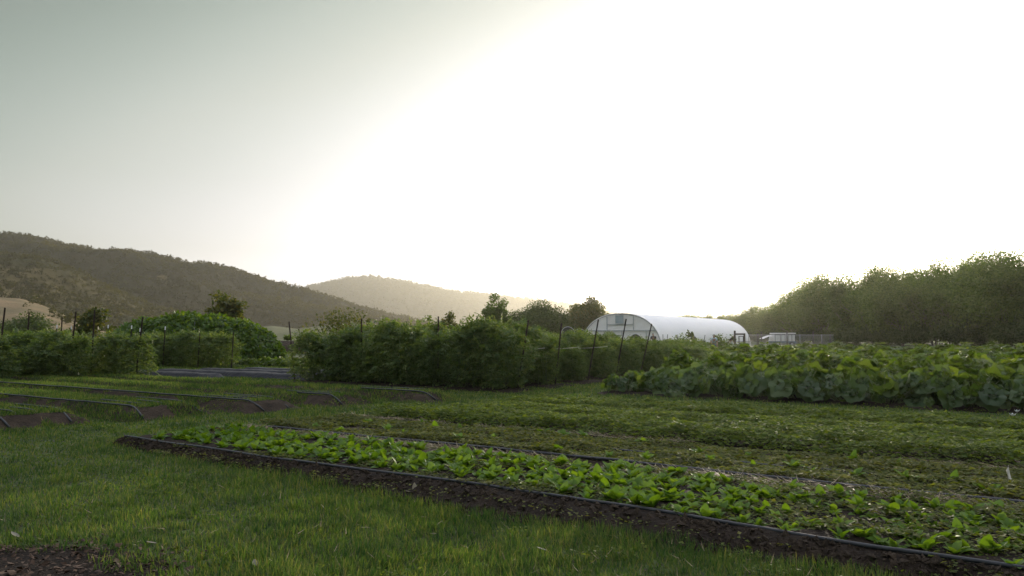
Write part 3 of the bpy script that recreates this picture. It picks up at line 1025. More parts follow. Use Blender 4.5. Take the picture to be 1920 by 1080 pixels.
random.seed(9)
for ri, s0 in enumerate((16.05, 17.0)):
    n = 15
    for k in range(n):
        t = 7.25 - 0.78 * k + random.uniform(-0.12, 0.12)
        place_squash((k * 3 + ri) % 4, st(s0 + random.uniform(-0.12, 0.12), t, 0.03), random.uniform(0, 6.28), (0.62, 0.82, 0.95)[min(k, 2)] * random.uniform(0.92, 1.12),
                     'large leaved squash plant in the %s row, %s from the row\'s left end' % (('front', 'second')[ri], ORD[k]))


def bush_mesh(seed, nl, H, W, size, tpls, mat, name='leaves', lump=5):
    """A bushy vegetable plant: leaves through a lumpy dome."""
    r = np.random.default_rng(seed)
    d = rand_dirs(r, nl)
    d[:, 2] = np.abs(d[:, 2])
    q = r.random(nl) ** 0.45
    lumps = rand_dirs(r, lump)
    lf = 0.78 + 0.34 * np.max(np.clip(d @ lumps.T, 0, 1) ** 3, axis=1)
    P = d * (q * lf)[:, None] * np.array((W, W, H))
    P[:, 2] = np.maximum(P[:, 2], 0.02)
    Y = d + 0.8 * r.normal(size=(nl, 3)) + (0, 0, 0.1)
    Up = d * 0.6 + (0, 0, 0.7) + 0.45 * r.normal(size=(nl, 3))
    mb = MB()
    scatter(mb, tpls, P, Y, Up, size * (0.6 + 0.8 * r.random(nl)), r)
    return mb.mesh(name, M[mat])


LOBED = [squash_tpl(50), squash_tpl(51), squash_tpl(52)]
VG = [bush_mesh(320 + k, 330, 0.80 + 0.08 * (k % 3), 0.66, 0.19, LOBED, 'vege', 'vegetable_plant') for k in range(4)]
rows = [18.6, 20.0, 21.4, 22.8, 24.2, 25.8, 27.6, 29.6]
for ri, s0 in enumerate(rows):
    k = 0
    t = 6.9 - 0.12 * ri + (0.0 if ri < 3 else -0.9)
    while True:
        p = st(s0 + random.uniform(-0.15, 0.15), t, 0.02)
        if p[0] > 0.98 * p[1] + 0.5 or k >= 20:
            break
        tag(link('vegetable_plant', VG[(k * 5 + ri * 3) % 4], None, p, random.uniform(0, 6.28), random.uniform(0.88, 1.15)),
            'bushy vegetable plant in the %s row behind the squash, %s from its left end' % (ORD[ri], ORD[k]),
            'vegetable plant', 'bushy vegetable rows behind the squash')
        t -= 1.05
        k += 1
for ri, s0 in enumerate((33.0, 36.5, 40.5, 45, 50, 56)):
    k = 0
    t = 0.34 * s0
    while True:
        p = st(s0 + random.uniform(-0.2, 0.2), t, 0.0)
        if p[0] > 0.72 * p[1] or k >= 20:
            break
        tag(link('vegetable_plant', VG[(k * 7 + ri) % 4], None, p, random.uniform(0, 6.28), (1.9, 1.9, random.uniform(0.9, 1.12))),
            'far low vegetable plant before the tree line, %s row, %s from its left end' % (ORD[ri], ORD[k]),
            'vegetable plant', 'far crop rows before the tree line')
        t -= 2.4
        k += 1

# ------------------------------------------------------------------ staked tomatoes


def tomato_mesh(seed, nl=560, H=1.38, W=0.52):
    r = np.random.default_rng(seed)
    z = H * r.random(nl) ** 0.85
    a = r.random(nl) * 6.283
    prof = W * (0.72 + 0.36 * np.sin(np.clip(z / H, 0, 1) * math.pi * 0.9)) * (1 + 0.22 * np.sin(a * 2 + r.random() * 6 + z * 4)) * np.where(z > H * 0.86, 0.72, 1)
    q = r.random(nl) ** 0.4
    P = np.stack((prof * q * np.cos(a), prof * q * np.sin(a), z + 0.02), -1)
    shoots = r.integers(6, 11)
    for k in range(shoots):
        i0 = r.integers(0, nl - 14)
        b0 = np.array((W * 0.7 * r.normal() * 0.6, W * 0.7 * r.normal() * 0.6, H * 0.9))
        d = np.array((0.35 * r.normal(), 0.35 * r.normal(), 1.0))
        P[i0:i0 + 12] = b0 + d * np.linspace(0, 0.12 + 0.22 * r.random(), 12)[:, None] + 0.035 * r.normal(size=(12, 3))
    Y = np.stack((np.cos(a) + 0.6 * r.normal(size=nl), np.sin(a) + 0.6 * r.normal(size=nl), 0.42 + 0.5 * r.normal(size=nl)), -1)
    Up = np.stack((0.5 * np.cos(a), 0.5 * np.sin(a), np.ones(nl)), -1) + 0.4 * r.normal(size=(nl, 3))
    mb = MB()
    scatter(mb, COMP, P, Y, Up, 0.16 + 0.15 * r.random(nl), r)
    for k in range(7):
        p = np.array((0.16 * r.normal(), 0.16 * r.normal(), 0))
        pts = [p, p + (0.05 * r.normal(), 0.05 * r.normal(), H * 0.4), p + (0.1 * r.normal(), 0.1 * r.normal(), H * 0.95)]
        tube(mb, pts, (0.011, 0.009, 0.004), 5, 1)
    return mb.mesh('tomato_plant', [M['tomato'], M['stalk']])


TM = [tomato_mesh(400 + k, H=1.26 + 0.06 * k) for k in range(5)]


def tomato(p, label, group, k, sc_=1.0):
    tag(link('tomato_plant', TM[k % 5], None, p, random.uniform(0, 6.28), sc_), label, 'tomato plant', group)


random.seed(21)
for ri, s0 in enumerate(TOM_S):
    ts = np.arange(10.0, 16.9, 0.62)
    for k, t in enumerate(ts):
        sc_ = random.uniform(0.90, 1.06)
        if ri == 0:
            sc_ = np.interp(t, (9.8, 10.6, 11.6, 12.0, 12.4, 12.8, 13.9, 14.4, 14.8, 17), (0.92, 1.05, 1.02, 0.70, 0.66, 1.02, 1.02, 0.72, 0.90, 0.88)) * random.uniform(0.97, 1.03)
        elif ri > 1:
            sc_ *= np.interp(t, (9.8, 10.6, 12.2), (0.66, 0.82, 1.0)) * (1 - 0.025 * ri)
        elif k == 0:
            sc_ = 0.8
        tomato(st(s0 + random.uniform(-0.08, 0.08), t + random.uniform(-0.1, 0.1), 0.04),
               'bushy tomato plant in the %s staked row, %s from the row\'s right end' % ('front' if ri == 0 else ORD[ri], ORD[k]),
               'staked tomato rows beside the squash', k * 3 + ri, sc_)
for ri, (s0, t0) in enumerate(LT):
    for k in range(12):
        t = t0 + 0.3 + 0.68 * k
        tomato(st(s0 + random.uniform(-0.1, 0.1), t, 0.03), 'dark tomato plant in the left block\'s %s row, %s from the grass path' % (ORD[ri], ORD[k]),
               'dark tomato rows of the left block', k * 2 + ri, random.uniform(0.80, 0.92) * (0.75 if k in (3, 7) else 1))
for ri, (pxa, pya, n) in enumerate(((428, 690, 9), (425, 683, 8))):
    g0 = gnd(pxa, pya)
    s0, t0 = to_s(g0[0], g0[1]), to_t(g0[0], g0[1])
    for k in range(n):
        tomato(st(s0 + random.uniform(-0.1, 0.1), t0 + 0.3 + 0.75 * k, 0), 'tomato plant in the %s row before the vine mound, %s from its right end' % (('front', 'back')[ri], ORD[k]),
               'tomato rows before the vine mound', k + ri, random.uniform(0.86, 0.98))
for ri, s0 in enumerate((28.6, 31.4, 34.5, 38.0)):
    for k in range(14):
        t = 0.355 * s0 + 1.0 * k
        tomato(st(s0, t, 0), 'far tomato plant before the greenhouse, %s row, %s from the right end' % (ORD[ri], ORD[k]),
               'far tomato rows before the greenhouse', k * 2 + ri, (1.3, 1.3, random.uniform(0.62, 0.74)))

# ------------------------------------------------------------------ stakes


def stake(base, top, label, group, white_tip=0.0, tip_len=0.16):
    base, top = np.asarray(base, float), np.asarray(top, float)
    o = thing('metal_stake', label, 'stake', base, 0, group)
    d = top - base
    L = float(np.linalg.norm(d))
    Z = d / L
    X = norm(np.cross(Z, (0.3, 1, 0)))
    Yv = np.cross(Z, X)
    end = L - (tip_len if white_tip else 0)
    mb = MB()
    box(mb, (-0.019, -0.004, -0.1), (0.019, 0.004, end), frame=((0, 0, 0), X, Yv, Z))
    box(mb, (-0.0035, 0.0042, -0.1), (0.0035, 0.034, end), frame=((0, 0, 0), X, Yv, Z))
    for k in range(int(end / 0.09)):
        box(mb, (-0.006, -0.010, 0.05 + 0.09 * k), (0.006, -0.0042, 0.075 + 0.09 * k), frame=((0, 0, 0), X, Yv, Z))
    link('shaft', mb.mesh('shaft', M['post'], False), o)
    if white_tip:
        mb = MB()
        box(mb, (-0.027, -0.007, end + 0.002), (0.027, 0.007, L), frame=((0, 0, 0), X, Yv, Z))
        link('tip', mb.mesh('tip', M['white'], False), o)
    return o


G1 = 'metal stakes of the tomato rows beside the squash'
end_px = [(991, 600), (1053, 606), (1122, 599), (1174, 598), (1222, 607)]
for k, ((tx, ty), s0) in enumerate(zip(end_px, TOM_S)):
    b0 = st(s0, 9.72, 0)
    b0 = st(s0 + 0.1, 9.72, 0)
    tp = at(tx, ty, b0[1] - 0.08)
    stake(b0, tp, 'leaning metal stake at the right end of the %s tomato row' % ('front' if k == 0 else ORD[k]), G1)
for k, (px, ty, s0) in enumerate(((548, 603, 15.05), (678, 597, 15.1), (762, 603, 16.9), (822, 593, 15.1), (894, 595, 16.95), (680, 618, 18.8))):
    u = (px - 960) / F
    t = (QX * s0 - u * QY * s0) / (u * RY - RX)
    b0 = st(s0, t, 0)
    tp = at(px - (6 if k == 0 else 0), ty, b0[1])
    b0 = b0 + (0.12 if k == 0 else 0.0, 0, 0)
    stake(b0, tp, ('leaning metal stake at the far left end of the front tomato row', 'metal stake rising between the two left clumps of the front tomato row',
                   'short looking metal stake behind the middle clump of the front tomato row', 'tallest metal stake in the gap of the front tomato row',
                   'metal stake of the second tomato row, in front of the hazy hill', 'barely showing stake tip just right of the gold shrub')[k], G1)
G2 = 'metal stakes of the left tomato block'
for px, ty, yy, w, lab in ((10, 577, 20.5, 0, 'tall dark stake at the extreme left edge'), (55, 587, 24, 0, 'dark stake in front of the dark oak'),
                           (117, 595, 27, 0, 'thin dark stake between the oak and the leafy sapling'), (143, 584, 21.8, 0, 'leaning dark stake left of the leafy sapling'),
                           (178, 581, 23, 0, 'dark stake in front of the leafy sapling'), (268, 594, 22.2, 0, 'tall leaning dark stake at the right end of the left block'),
                           (107, 609, 33, 1, 'short white tipped stake right of the dark oak'), (134, 611, 34, 1, 'white tipped stake just left of the leaning dark stake'),
                           (203, 609, 34, 1, 'white tipped stake right of the leafy sapling'), (247, 610, 33, 1, 'white tipped stake left of the tall leaning stake'),
                           (263, 615, 32, 1, 'white tipped stake touching the tall leaning stake'), (310, 612, 33, 1, 'white tipped stake in front of the vine mound'),
                           (375, 624, 31.5, 0, 'rusty stake in the row before the vine mound'), (438, 622, 31, 0, 'rusty stake at the right end of the row before the vine mound')):
    tp = at(px, ty, yy)
    lean = 0.16 if px in (10, 143, 268) else 0.05
    stake((tp[0] - lean, yy, 0), tp, lab, G2, w)
G3 = 'thin stakes before the greenhouse'
for px, ty, yy, lean, lab in ((1243, 627, 52, 0.0, 'thin upright stake before the white roof, leftmost of four'), (1252, 627, 52, 0.2, 'thin leaning stake before the white roof, second of four'),
                              (1271, 629, 50, 0.15, 'thin stake left of the rounded bush'), (1322, 628, 52, 0.22, 'thin leaning stake before the white roof, right of the rounded bush')):
    tp = at(px, ty, yy)
    stake((tp[0] - lean, yy, 0), tp, lab, G3)
# twine
for k in range(1, 4):
    s0 = TOM_S[k]
    a0, a1 = st(s0 - 0.45, 9.7, 1.02), st(s0 - 0.42, 11.6, 1.0)
    u = np.linspace(0, 1, 12)[:, None]
    pts = a0 + (a1 - a0) * u
    pts[:, 2] -= 0.05 * np.sin(u[:, 0] * math.pi)
    mb = MB()
    tube(mb, pts, 0.006, 5)
    tag(link('twine', mb.mesh('twine', M['twine'])), 'pale twine tying the %s tomato row to its end stake' % ('front' if k == 0 else ORD[k]), 'twine', 'twine along the tomato rows')

# ------------------------------------------------------------------ black plastic beds
ends = [(14.5, 20.4, 25.8), (15.75, 17.3, 25.4), (17.0, 17.5, 24.8), (18.2, 17.8, 23.8)]
for k, (s0, t0, t1) in enumerate(ends):
    S = np.linspace(-0.46, 0.46, 15)
    T = np.arange(t0, t1, 0.12)
    SS, TT = np.meshgrid(S, T, indexing='ij')
    e = np.minimum(TT - t0, t1 - TT)
    prof = np.clip((0.46 - np.abs(SS)) / 0.22, 0, 1) * np.clip(e / 0.25, 0, 1)
    prof = prof * prof * (3 - 2 * prof)
    Z = 0.008 + 0.15 * prof + 0.07 * (fbm(SS * 3, TT * 2.5, 80 + k, 4) - 0.5) * (prof > 0.05)
    V = np.stack((QX * (s0 + SS) + RX * TT, QY * (s0 + SS) + RY * TT, Z), -1)
    mb = MB()
    grid(mb, V)
    tag(link('plastic_mulch', mb.mesh('plastic_mulch', M['plastic'])), 'raised bed wrapped in black plastic, %s from the grass path' % ORD[k], 'plastic mulch', 'black plastic covered beds')

# ------------------------------------------------------------------ vine covered mound
c0 = at(365, 640, 40.5)
r = np.random.default_rng(70)
mb = MB()
nl = 15000
ax = np.array((0.92, 0.38, 0))          # long axis of the tunnel
ay = np.array((-0.38, 0.92, 0))
u = (r.random(nl) * 2 - 1)
th = (r.random(nl)) * math.pi
R = 2.62 * np.sqrt(np.clip(1 - np.abs(u) ** 2.4, 0, 1)) * (0.96 + 0.12 * (fbm(u * 7, th * 3, 5, 3) - 0.5) * 2)
rr = R * (1 - 0.22 * r.random(nl) ** 2.5)
nrm = np.cos(th)[:, None] * ay + np.sin(th)[:, None] * np.array((0, 0, 1)) + (np.sign(u) * np.abs(u) ** 4)[:, None] * ax
P = np.array((c0[0], c0[1], 0)) + (u * 4.7)[:, None] * ax + (np.cos(th) * rr * 1.15)[:, None] * ay + np.array((0, 0, 1)) * (np.sin(th) * rr)[:, None]
Y = 0.9 * r.normal(size=(nl, 3)) + nrm * 0.4 + (0, 0, -0.6)
Up = nrm + 0.5 * r.normal(size=(nl, 3)) + (0, 0, 0.3)
scatter(mb, OVATE + CARDS, P, Y, Up, 0.22 * (0.6 + 0.8 * r.random(nl)), r)
o = thing('vine_mound', 'rounded green mound of dense vines left of the compost bank', 'vine mound')
link('leaves', mb.mesh('leaves', M['vine']), o)
mb = MB()
for k in range(9):
    uu = -0.93 + 1.86 * k / 8
    Rk = 2.3 * math.sqrt(1 - abs(uu) ** 2.4)
    pts = [np.array((c0[0], c0[1], 0)) + ax * uu * 4.6 + ay * math.cos(a) * Rk * 1.12 + np.array((0, 0, 1)) * math.sin(a) * Rk for a in np.linspace(0, math.pi, 17)]
    tube(mb, pts, 0.02, 6)
link('hoop', mb.mesh('hoop', M['steel']), o)

# low crop in front of the mound
random.seed(31)
LOWV = [bush_mesh(340 + k, 150, 0.34, 0.36, 0.13, LOBED, 'vege', 'low_vegetable') for k in range(2)]
for k in range(13):
    p = gnd(436 + 9.3 * k + random.uniform(-2, 2), 684 + 0.35 * k)
    tag(link('low_vegetable', LOWV[k % 2], None, p, random.uniform(0, 6.28), random.uniform(0.9, 1.25)),
        'low leafy plant in the strip before the vine mound, %s from the left' % ORD[k], 'vegetable plant', 'low strip before the vine mound')

# compost bank
mb = MB()
S = np.linspace(-8, 9, 90)
T = np.linspace(0, 1, 26)
SS, TT = np.meshgrid(S, T, indexing='ij')
hh = 1.22 * np.sin(np.clip(TT, 0, 1) * math.pi) ** 0.55 * np.clip((9 - np.abs(SS - 0.5)) / 2.5, 0, 1) ** 0.5
Z = -0.02 + hh * (0.85 + 0.3 * (fbm(SS * 0.8, TT * 4, 7, 4) - 0.5)) + 0.12 * (fbm(SS * 3, TT * 9, 9, 3) - 0.5) * (hh > 0.1)
bx = at(520, 640, 60)[0]
grid(mb, np.stack((bx + SS, 58 + 6 * TT + 0.1 * SS, Z), -1))
tag(link('compost_bank', mb.mesh('compost_bank', M['soil2'])), 'long brown bank of bare earth right of the vine mound', 'earth bank')

# ------------------------------------------------------------------ trees


def limbs(r, H, spread, stems=1, levels=3, r0=0.16, lean=0.0):
    """Tapered trunk with limbs; returns polylines with radii, and the points where foliage sits."""
    out_, tips = [], []

    def grow(p, d, L, rad, lev):
        n = 5
        pts, q, dd = [p], p.copy(), d.copy()
        for k in range(n):
            dd = norm(dd + 0.16 * r.normal(size=3) + np.array((0, 0, 0.07)))
            q = q + dd * L / n
            pts.append(q.copy())
        out_.append((np.array(pts), np.linspace(rad, rad * 0.45, n + 1)))
        if lev == 0:
            tips.append(q)
            tips.append(pts[3])
            return
        nb = r.integers(3, 5)
        for k in range(nb):
            f = 0.45 + 0.55 * (k + r.random()) / nb
            b0 = pts[min(n, int(f * n))]
            a = r.random() * 6.283
            side = norm(np.array((math.cos(a), math.sin(a), 0)) * spread + dd * (0.7 + 0.5 * r.random()))
            grow(b0, side, L * (0.55 + 0.25 * r.random()), rad * 0.5, lev - 1)

    for k in range(stems):
        a = r.random() * 6.283
        d = norm(np.array((math.cos(a) * (0.22 if stems > 1 else lean), math.sin(a) * (0.22 if stems > 1 else lean), 1)))
        grow(np.array((0.25 * math.cos(a) * (stems > 1), 0.25 * math.sin(a) * (stems > 1), -0.1)), d, H * 0.42, r0, levels - 1)
    return out_, np.array(tips)


def tree_meshes(seed, H, W, nl, size, mat, bark='bark', stems=1, base=0.15, spread=1.0, shape=1.0, lumps=26, loose=0.0, r0=0.16, top_bias=0.0, tpls=None):
    """A crown of leaf clusters round limb tips and lumps that fill an uneven ellipsoid; trunk and limbs below."""
    r = np.random.default_rng(seed)
    br, tips = limbs(r, H, spread, stems, 3, r0)
    zc, hz = H * (base + (1 - base) * 0.5), H * (1 - base) * 0.5
    d = rand_dirs(r, lumps)
    q = r.random(lumps) ** 0.5 * 0.86
    C = d * q[:, None] * np.array((W * 0.5, W * 0.5, hz)) + (0, 0, zc)
    k = np.clip((C[:, 2] - H * base) / (H * (1 - base)), 0, 1)
    taper = np.where(k > 0.5, 1 - (k - 0.5) * shape, 1)
    C[:, :2] *= taper[:, None]
    tips = tips[(tips[:, 2] > H * base * 0.8)]
    f = np.minimum(1, (W * 0.5) / np.maximum(np.hypot(tips[:, 0], tips[:, 1]), 1e-3))
    tips[:, :2] *= np.minimum(1, f * 1.02)[:, None]
    tips[:, 2] = np.minimum(tips[:, 2], H * 0.97)
    allc = np.concatenate((C, tips[r.permutation(len(tips))[:lumps // 2]]))
    rad = (W * (0.13 + 0.11 * r.random(len(allc)))) * (1 - 0.45 * loose)
    w = rad ** 1.6
    ci = r.choice(len(allc), nl, p=w / w.sum())
    dd = rand_dirs(r, nl)
    P = allc[ci] + dd * (rad[ci] * (0.25 + 0.75 * r.random(nl) ** 0.6) * (1 + loose * 0.5 * np.abs(r.normal(size=nl))))[:, None] * np.array((1, 1, 0.85))
    P[:, 2] = np.maximum(P[:, 2], 0.15)
    Y = dd * 0.5 + 0.9 * r.normal(size=(nl, 3)) + (0, 0, -0.15)
    Up = dd * 1.0 + 0.40 * r.normal(size=(nl, 3)) + (0, 0, 0.5)
    P[:, 2] *= H / np.quantile(P[:, 2], 0.998)
    wx = max(np.quantile(np.abs(P[:, 0]), 0.985), np.quantile(np.abs(P[:, 1]), 0.985))
    P[:, :2] *= W * 0.5 / wx
    mb = MB()
    scatter(mb, tpls or CARDS, P, Y, Up, size * (0.6 + 0.8 * r.random(nl)), r)
    tb = MB()
    for pts, rr_ in br:
        pts = pts.copy()
        f = np.minimum(1, (W * 0.48) / np.maximum(np.hypot(pts[:, 0], pts[:, 1]), 1e-3))
        pts[:, :2] *= f[:, None]
        pts[:, 2] = np.minimum(pts[:, 2], H * 0.93)
        tube(tb, pts, rr_, 7 if rr_[0] > 0.08 else 5, cap=False)
    return tb.mesh('trunk', M[bark]), mb.mesh('crown', M[mat])


def tree(name, ms, loc, label, rz=0.0, sc_=1.0, group=None, cat='tree'):
    o = thing(name, label, cat, loc, rz, group, sc_)
    link('trunk', ms[0], o)
    link('crown', ms[1], o)
    return o


def top_h(py, Y):
    return at(960, py, Y)[2]


# middle distance trees, placed where they stand
def mid(name, px, top, Y, wpx, seed, mat, label, base=0.15, loose=0.0, nl=5000, size=0.2, shape=1.0, lumps=22, stems=1, r0=0.1, tpls=None, cat='tree', z0=0.0):
    H = top_h(top, Y) - z0
    W = wpx / F * Y
    ms = tree_meshes(seed, H, W, nl, size, mat, 'bark', stems, base, 1.0, shape, lumps, loose, r0, tpls=tpls)
    x0 = at(px, 600, Y)[0]
    return tree(name, ms, (x0, Y, z0), label, cat=cat)


mid('broadleaf_tree', 425, 547, 55, 78, 501, 'gold_leaf', 'large leaved tree lit golden on its right side, behind the vine mound', 0.22, 0.12, 3200, 0.27, 0.8, 20, tpls=OVATE)
mid('broadleaf_sapling', 172, 578, 52, 76, 502, 'gold_leaf', 'loose dark leafy sapling behind the left stakes', 0.25, 0.6, 1500, 0.26, 0.8, 14, tpls=OVATE)
mid('oak_tree', 58, 588, 120, 92, 503, 'oak_leaf', 'round dark oak before the straw coloured hill', 0.08, 0.0, 7000, 0.32, 0.7, 30, r0=0.3)
mid('oak_tree', 10, 600, 150, 50, 533, 'oak_leaf', 'dark oak at the left edge under the straw coloured hill', 0.08, 0.0, 4000, 0.32, 0.7, 22, r0=0.25)
mid('fruit_tree', 640, 578, 46, 118, 504, 'gold_leaf', 'loose gold tipped shrubby fruit tree behind the front tomato row', 0.2, 0.5, 2600, 0.15, 1.2, 18, stems=4, r0=0.05, tpls=OVATE)
mid('fruit_tree', 695, 599, 44, 26, 505, 'gold_leaf', 'slim young fruit tree right of the gold tipped one', 0.2, 0.5, 300, 0.15, 1.2, 8, r0=0.04, tpls=OVATE)
mid('young_conifer', 785, 602, 60, 18, 506, 'tree_leaf', 'smallest young conifer before the hazy hill', 0.1, 0.3, 500, 0.15, 1.9, 9, r0=0.05)
mid('young_conifer', 805, 592, 60, 32, 507, 'tree_leaf', 'pointed young conifer just left of the tallest stake', 0.1, 0.25, 900, 0.17, 1.9, 11, r0=0.05)
mid('broadleaf_sapling', 843, 585, 60, 36, 508, 'gold_leaf', 'upright bushy sapling right of the tallest stake', 0.1, 0.25, 1400, 0.18, 1.0, 12, r0=0.06)
mid('poplar_tree', 934, 552, 92, 52, 509, 'tree_leaf', 'tall airy poplar left of the wide dark oak', 0.05, 0.28, 9000, 0.22, 0.5, 26, r0=0.12)
mid('shrub', 918, 605, 88, 60, 534, 'oak_leaf', 'dark shrub at the foot of the airy poplar', 0.02, 0.1, 2500, 0.25, 0.7, 16, r0=0.08, cat='shrub')
mid('oak_tree', 1005, 566, 108, 122, 510, 'oak_leaf', 'wide flat topped dark oak left of the greenhouse', 0.02, 0.0, 42000, 0.25, 0.4, 56, r0=0.25)
mid('broadleaf_tree', 1103, 559, 112, 82, 511, 'gold_leaf', 'round golden green tree touching the greenhouse arch', 0.02, 0.0, 28000, 0.25, 0.5, 44, r0=0.25)
mid('oak_tree', 1068, 590, 125, 60, 512, 'oak_leaf', 'lower oak filling the gap beside the golden green tree', 0.03, 0.1, 12000, 0.28, 0.6, 26, r0=0.2)
mid('shrub', 880, 612, 95, 60, 513, 'oak_leaf', 'low dark shrub left of the airy poplar', 0.03, 0.15, 2500, 0.26, 0.6, 16, r0=0.08, cat='shrub')
mid('shrub', 1278, 628, 62, 66, 514, 'vege', 'rounded green bush against the white greenhouse side', 0.02, 0.05, 3000, 0.14, 0.5, 18, r0=0.03, cat='shrub')
mid('shrub', 1293, 622, 63, 26, 515, 'oak_leaf', 'spiky dark plant rising above the rounded bush', 0.1, 0.8, 300, 0.18, 0.3, 8, r0=0.03, cat='shrub')
mid('shrub', 1352, 626, 64, 46, 516, 'vege', 'loose tall plant behind the person in blue', 0.05, 0.5, 900, 0.15, 0.5, 12, r0=0.03, cat='shrub')
mid('shrub', 508, 626, 61, 30, 517, 'tree_leaf', 'small shrub growing on top of the earth bank, left one', 0.1, 0.3, 700, 0.16, 0.8, 9, r0=0.03, cat='shrub', z0=1.05)
mid('shrub', 540, 629, 61, 22, 518, 'tree_leaf', 'small shrub growing on top of the earth bank, right one', 0.1, 0.3, 500, 0.16, 0.8, 9, r0=0.03, cat='shrub', z0=1.05)
mid('shrub', 486, 627, 62, 22, 519, 'tree_leaf', 'drooping dark shrub at the right foot of the golden tree', 0.1, 0.5, 500, 0.18, 0.8, 9, r0=0.03, cat='shrub')

# the tree line on the right
TLP = [(1275, 590), (1330, 587), (1365, 589), (1395, 577), (1430, 569), (1465, 560), (1500, 530), (1530, 512), (1570, 518), (1610, 515), (1640, 503), (1680, 493), (1720, 498),
       (1760, 488), (1800, 481), (1840, 479), (1880, 470), (1915, 466), (1960, 458), (2040, 450), (2120, 440), (2200, 430)]
TLD = [(1275, 330), (1400, 225), (1500, 150), (1600, 125), (1700, 110), (1800, 100), (1900, 90), (2050, 80), (2200, 72)]
TV = [tree_meshes(600 + k, 9.0, 7.0 + 0.6 * (k % 3), 26000, 0.20, 'tree_leaf', 'palebark', 3 + k % 2, 0.06 if k % 2 else 0.01, 1.0, 0.55, 44, 0.0 if k < 4 else 0.10, 0.09) for k in range(6)]
random.seed(77)
k = 0
GT = 'trees of the tree line on the right'
px = 1272
while px < 2190:
    Yd = np.interp(px, [p[0] for p in TLD], [p[1] for p in TLD])
    top = np.interp(px, [p[0] for p in TLP], [p[1] for p in TLP])
    H = top_h(top, Yd)
    v = k % 6
    tree('woodland_tree', TV[v], (at(px, 600, Yd)[0], Yd, 0), ('tree in the front of the right hand tree line, %s from its left end' % ORD[k] if k < 20 else 'tree in the front of the right hand tree line, close to the frame edge'),
         random.uniform(0, 6.28), (H / 9.0) * 1.0, GT)
    if px > 1380:
        Y2 = Yd * 1.12 + 4
        H2 = top_h(top + random.uniform(2, 22), Y2)
        tree('woodland_tree', TV[(v + 3) % 6], (at(px + 14, 600, Y2)[0], Y2, 0), 
             ('tree in the back of the right hand tree line, %s from its left end' % ORD[k] if k < 20 else 'tree in the back of the right hand tree line, close to the frame edge'), random.uniform(0, 6.28), H2 / 9.0, GT)
    px += 5.6 / Yd * F * 0.62 * (H / 9.0)
    k += 1
# a denser thicket behind the trees closes the view under the crowns
px, k = 1400, 0
while px < 2150:
    Yd = np.interp(px, [p[0] for p in TLD], [p[1] for p in TLD]) * 1.22 + 8
    o = TV[(k * 2 + 1) % 6]
    tree('woodland_tree', o, (at(px, 600, Yd)[0], Yd, -0.6), 'low tree in the thicket behind the right hand tree line, %s from the left' % (ORD[k] if k < 20 else 'one of the last'),
         random.uniform(0, 6.28), (0.85, 0.85, random.uniform(0.5, 0.62)), 'thicket behind the tree line on the right')
    px += 4.6 / Yd * F
    k += 1
# understory along its foot
US = [tree_meshes(630 + q, 3.4, 5.0, 6500, 0.20, 'oak_leaf', 'bark', 4, 0.0, 1.0, 0.4, 26, 0.05, 0.04) for q in range(3)]
px, k = 1400, 0
while px < 2100:
    Yd = np.interp(px, [p[0] for p in TLD], [p[1] for p in TLD]) - 3.5
    if not (1700 < px < 1870 and k % 3 == 0):
        tree('understory_shrub', US[k % 3], (at(px, 600, Yd)[0], Yd, 0), 'dark shrub at the foot of the right hand tree line, %s from left' % (ORD[k] if k < 20 else 'far along'),
             random.uniform(0, 6.28), random.uniform(0.75, 1.25), 'shrubs at the foot of the tree line', 'shrub')
    px += 2.4 / Yd * F
    k += 1

# ------------------------------------------------------------------ forest on the hills (far woods that read as one mass)


def forest(V, n, seed, size, label, ridge=0.45, lo=0.15):
    r = np.random.default_rng(seed)
    m_, n_ = V.shape[:2]
    i = r.random(n) * (m_ - 2)
    top = (n_ - 1) / 1.5
    u = np.where(r.random(n) < ridge, 0.985 + 0.03 * r.normal(size=n) * 0.6, lo + (1 - lo) * r.random(n))
    j = np.clip(u * top, 1, n_ - 2)
    i0, j0 = i.astype(int), j.astype(int)
    fi, fj = (i - i0)[:, None], (j - j0)[:, None]
    P = (V[i0, j0] * (1 - fi) + V[i0 + 1, j0] * fi) * (1 - fj) + (V[i0, j0 + 1] * (1 - fi) + V[i0 + 1, j0 + 1] * fi) * fj
    ok = P[:, 2] > 3
    P = P[ok]
    n = len(P)
    hgt = size * (0.5 + 0.9 * r.random(n) ** 2)
    q = 13
    k = (np.arange(q) + 0.5) / q
    con = r.random(n) < 0.12
    zz = hgt[:, None] * (0.12 + 0.88 * k[None])
    rad = np.where(con[:, None], hgt[:, None] * 0.26 * (1.05 - k), hgt[:, None] * 0.85 * np.sin((0.18 + 0.8 * k) * math.pi))
    a = r.random((n, q)) * 6.283
    rr_ = rad * (0.3 + 0.7 * r.random((n, q)))
    PP = P[:, None] + np.stack((rr_ * np.cos(a), rr_ * np.sin(a), zz), -1)
    PP = PP.reshape(-1, 3)
    N = len(PP)
    mb = MB()
    scatter(mb, CARDS, PP, r.normal(size=(N, 3)), r.normal(size=(N, 3)) + (0, 0, 0.7), np.repeat(hgt, q) * 0.55, r, W=1.3)
    tag(link('forest', mb.mesh('forest', M['forest'])), label, 'forest', kind='stuff')


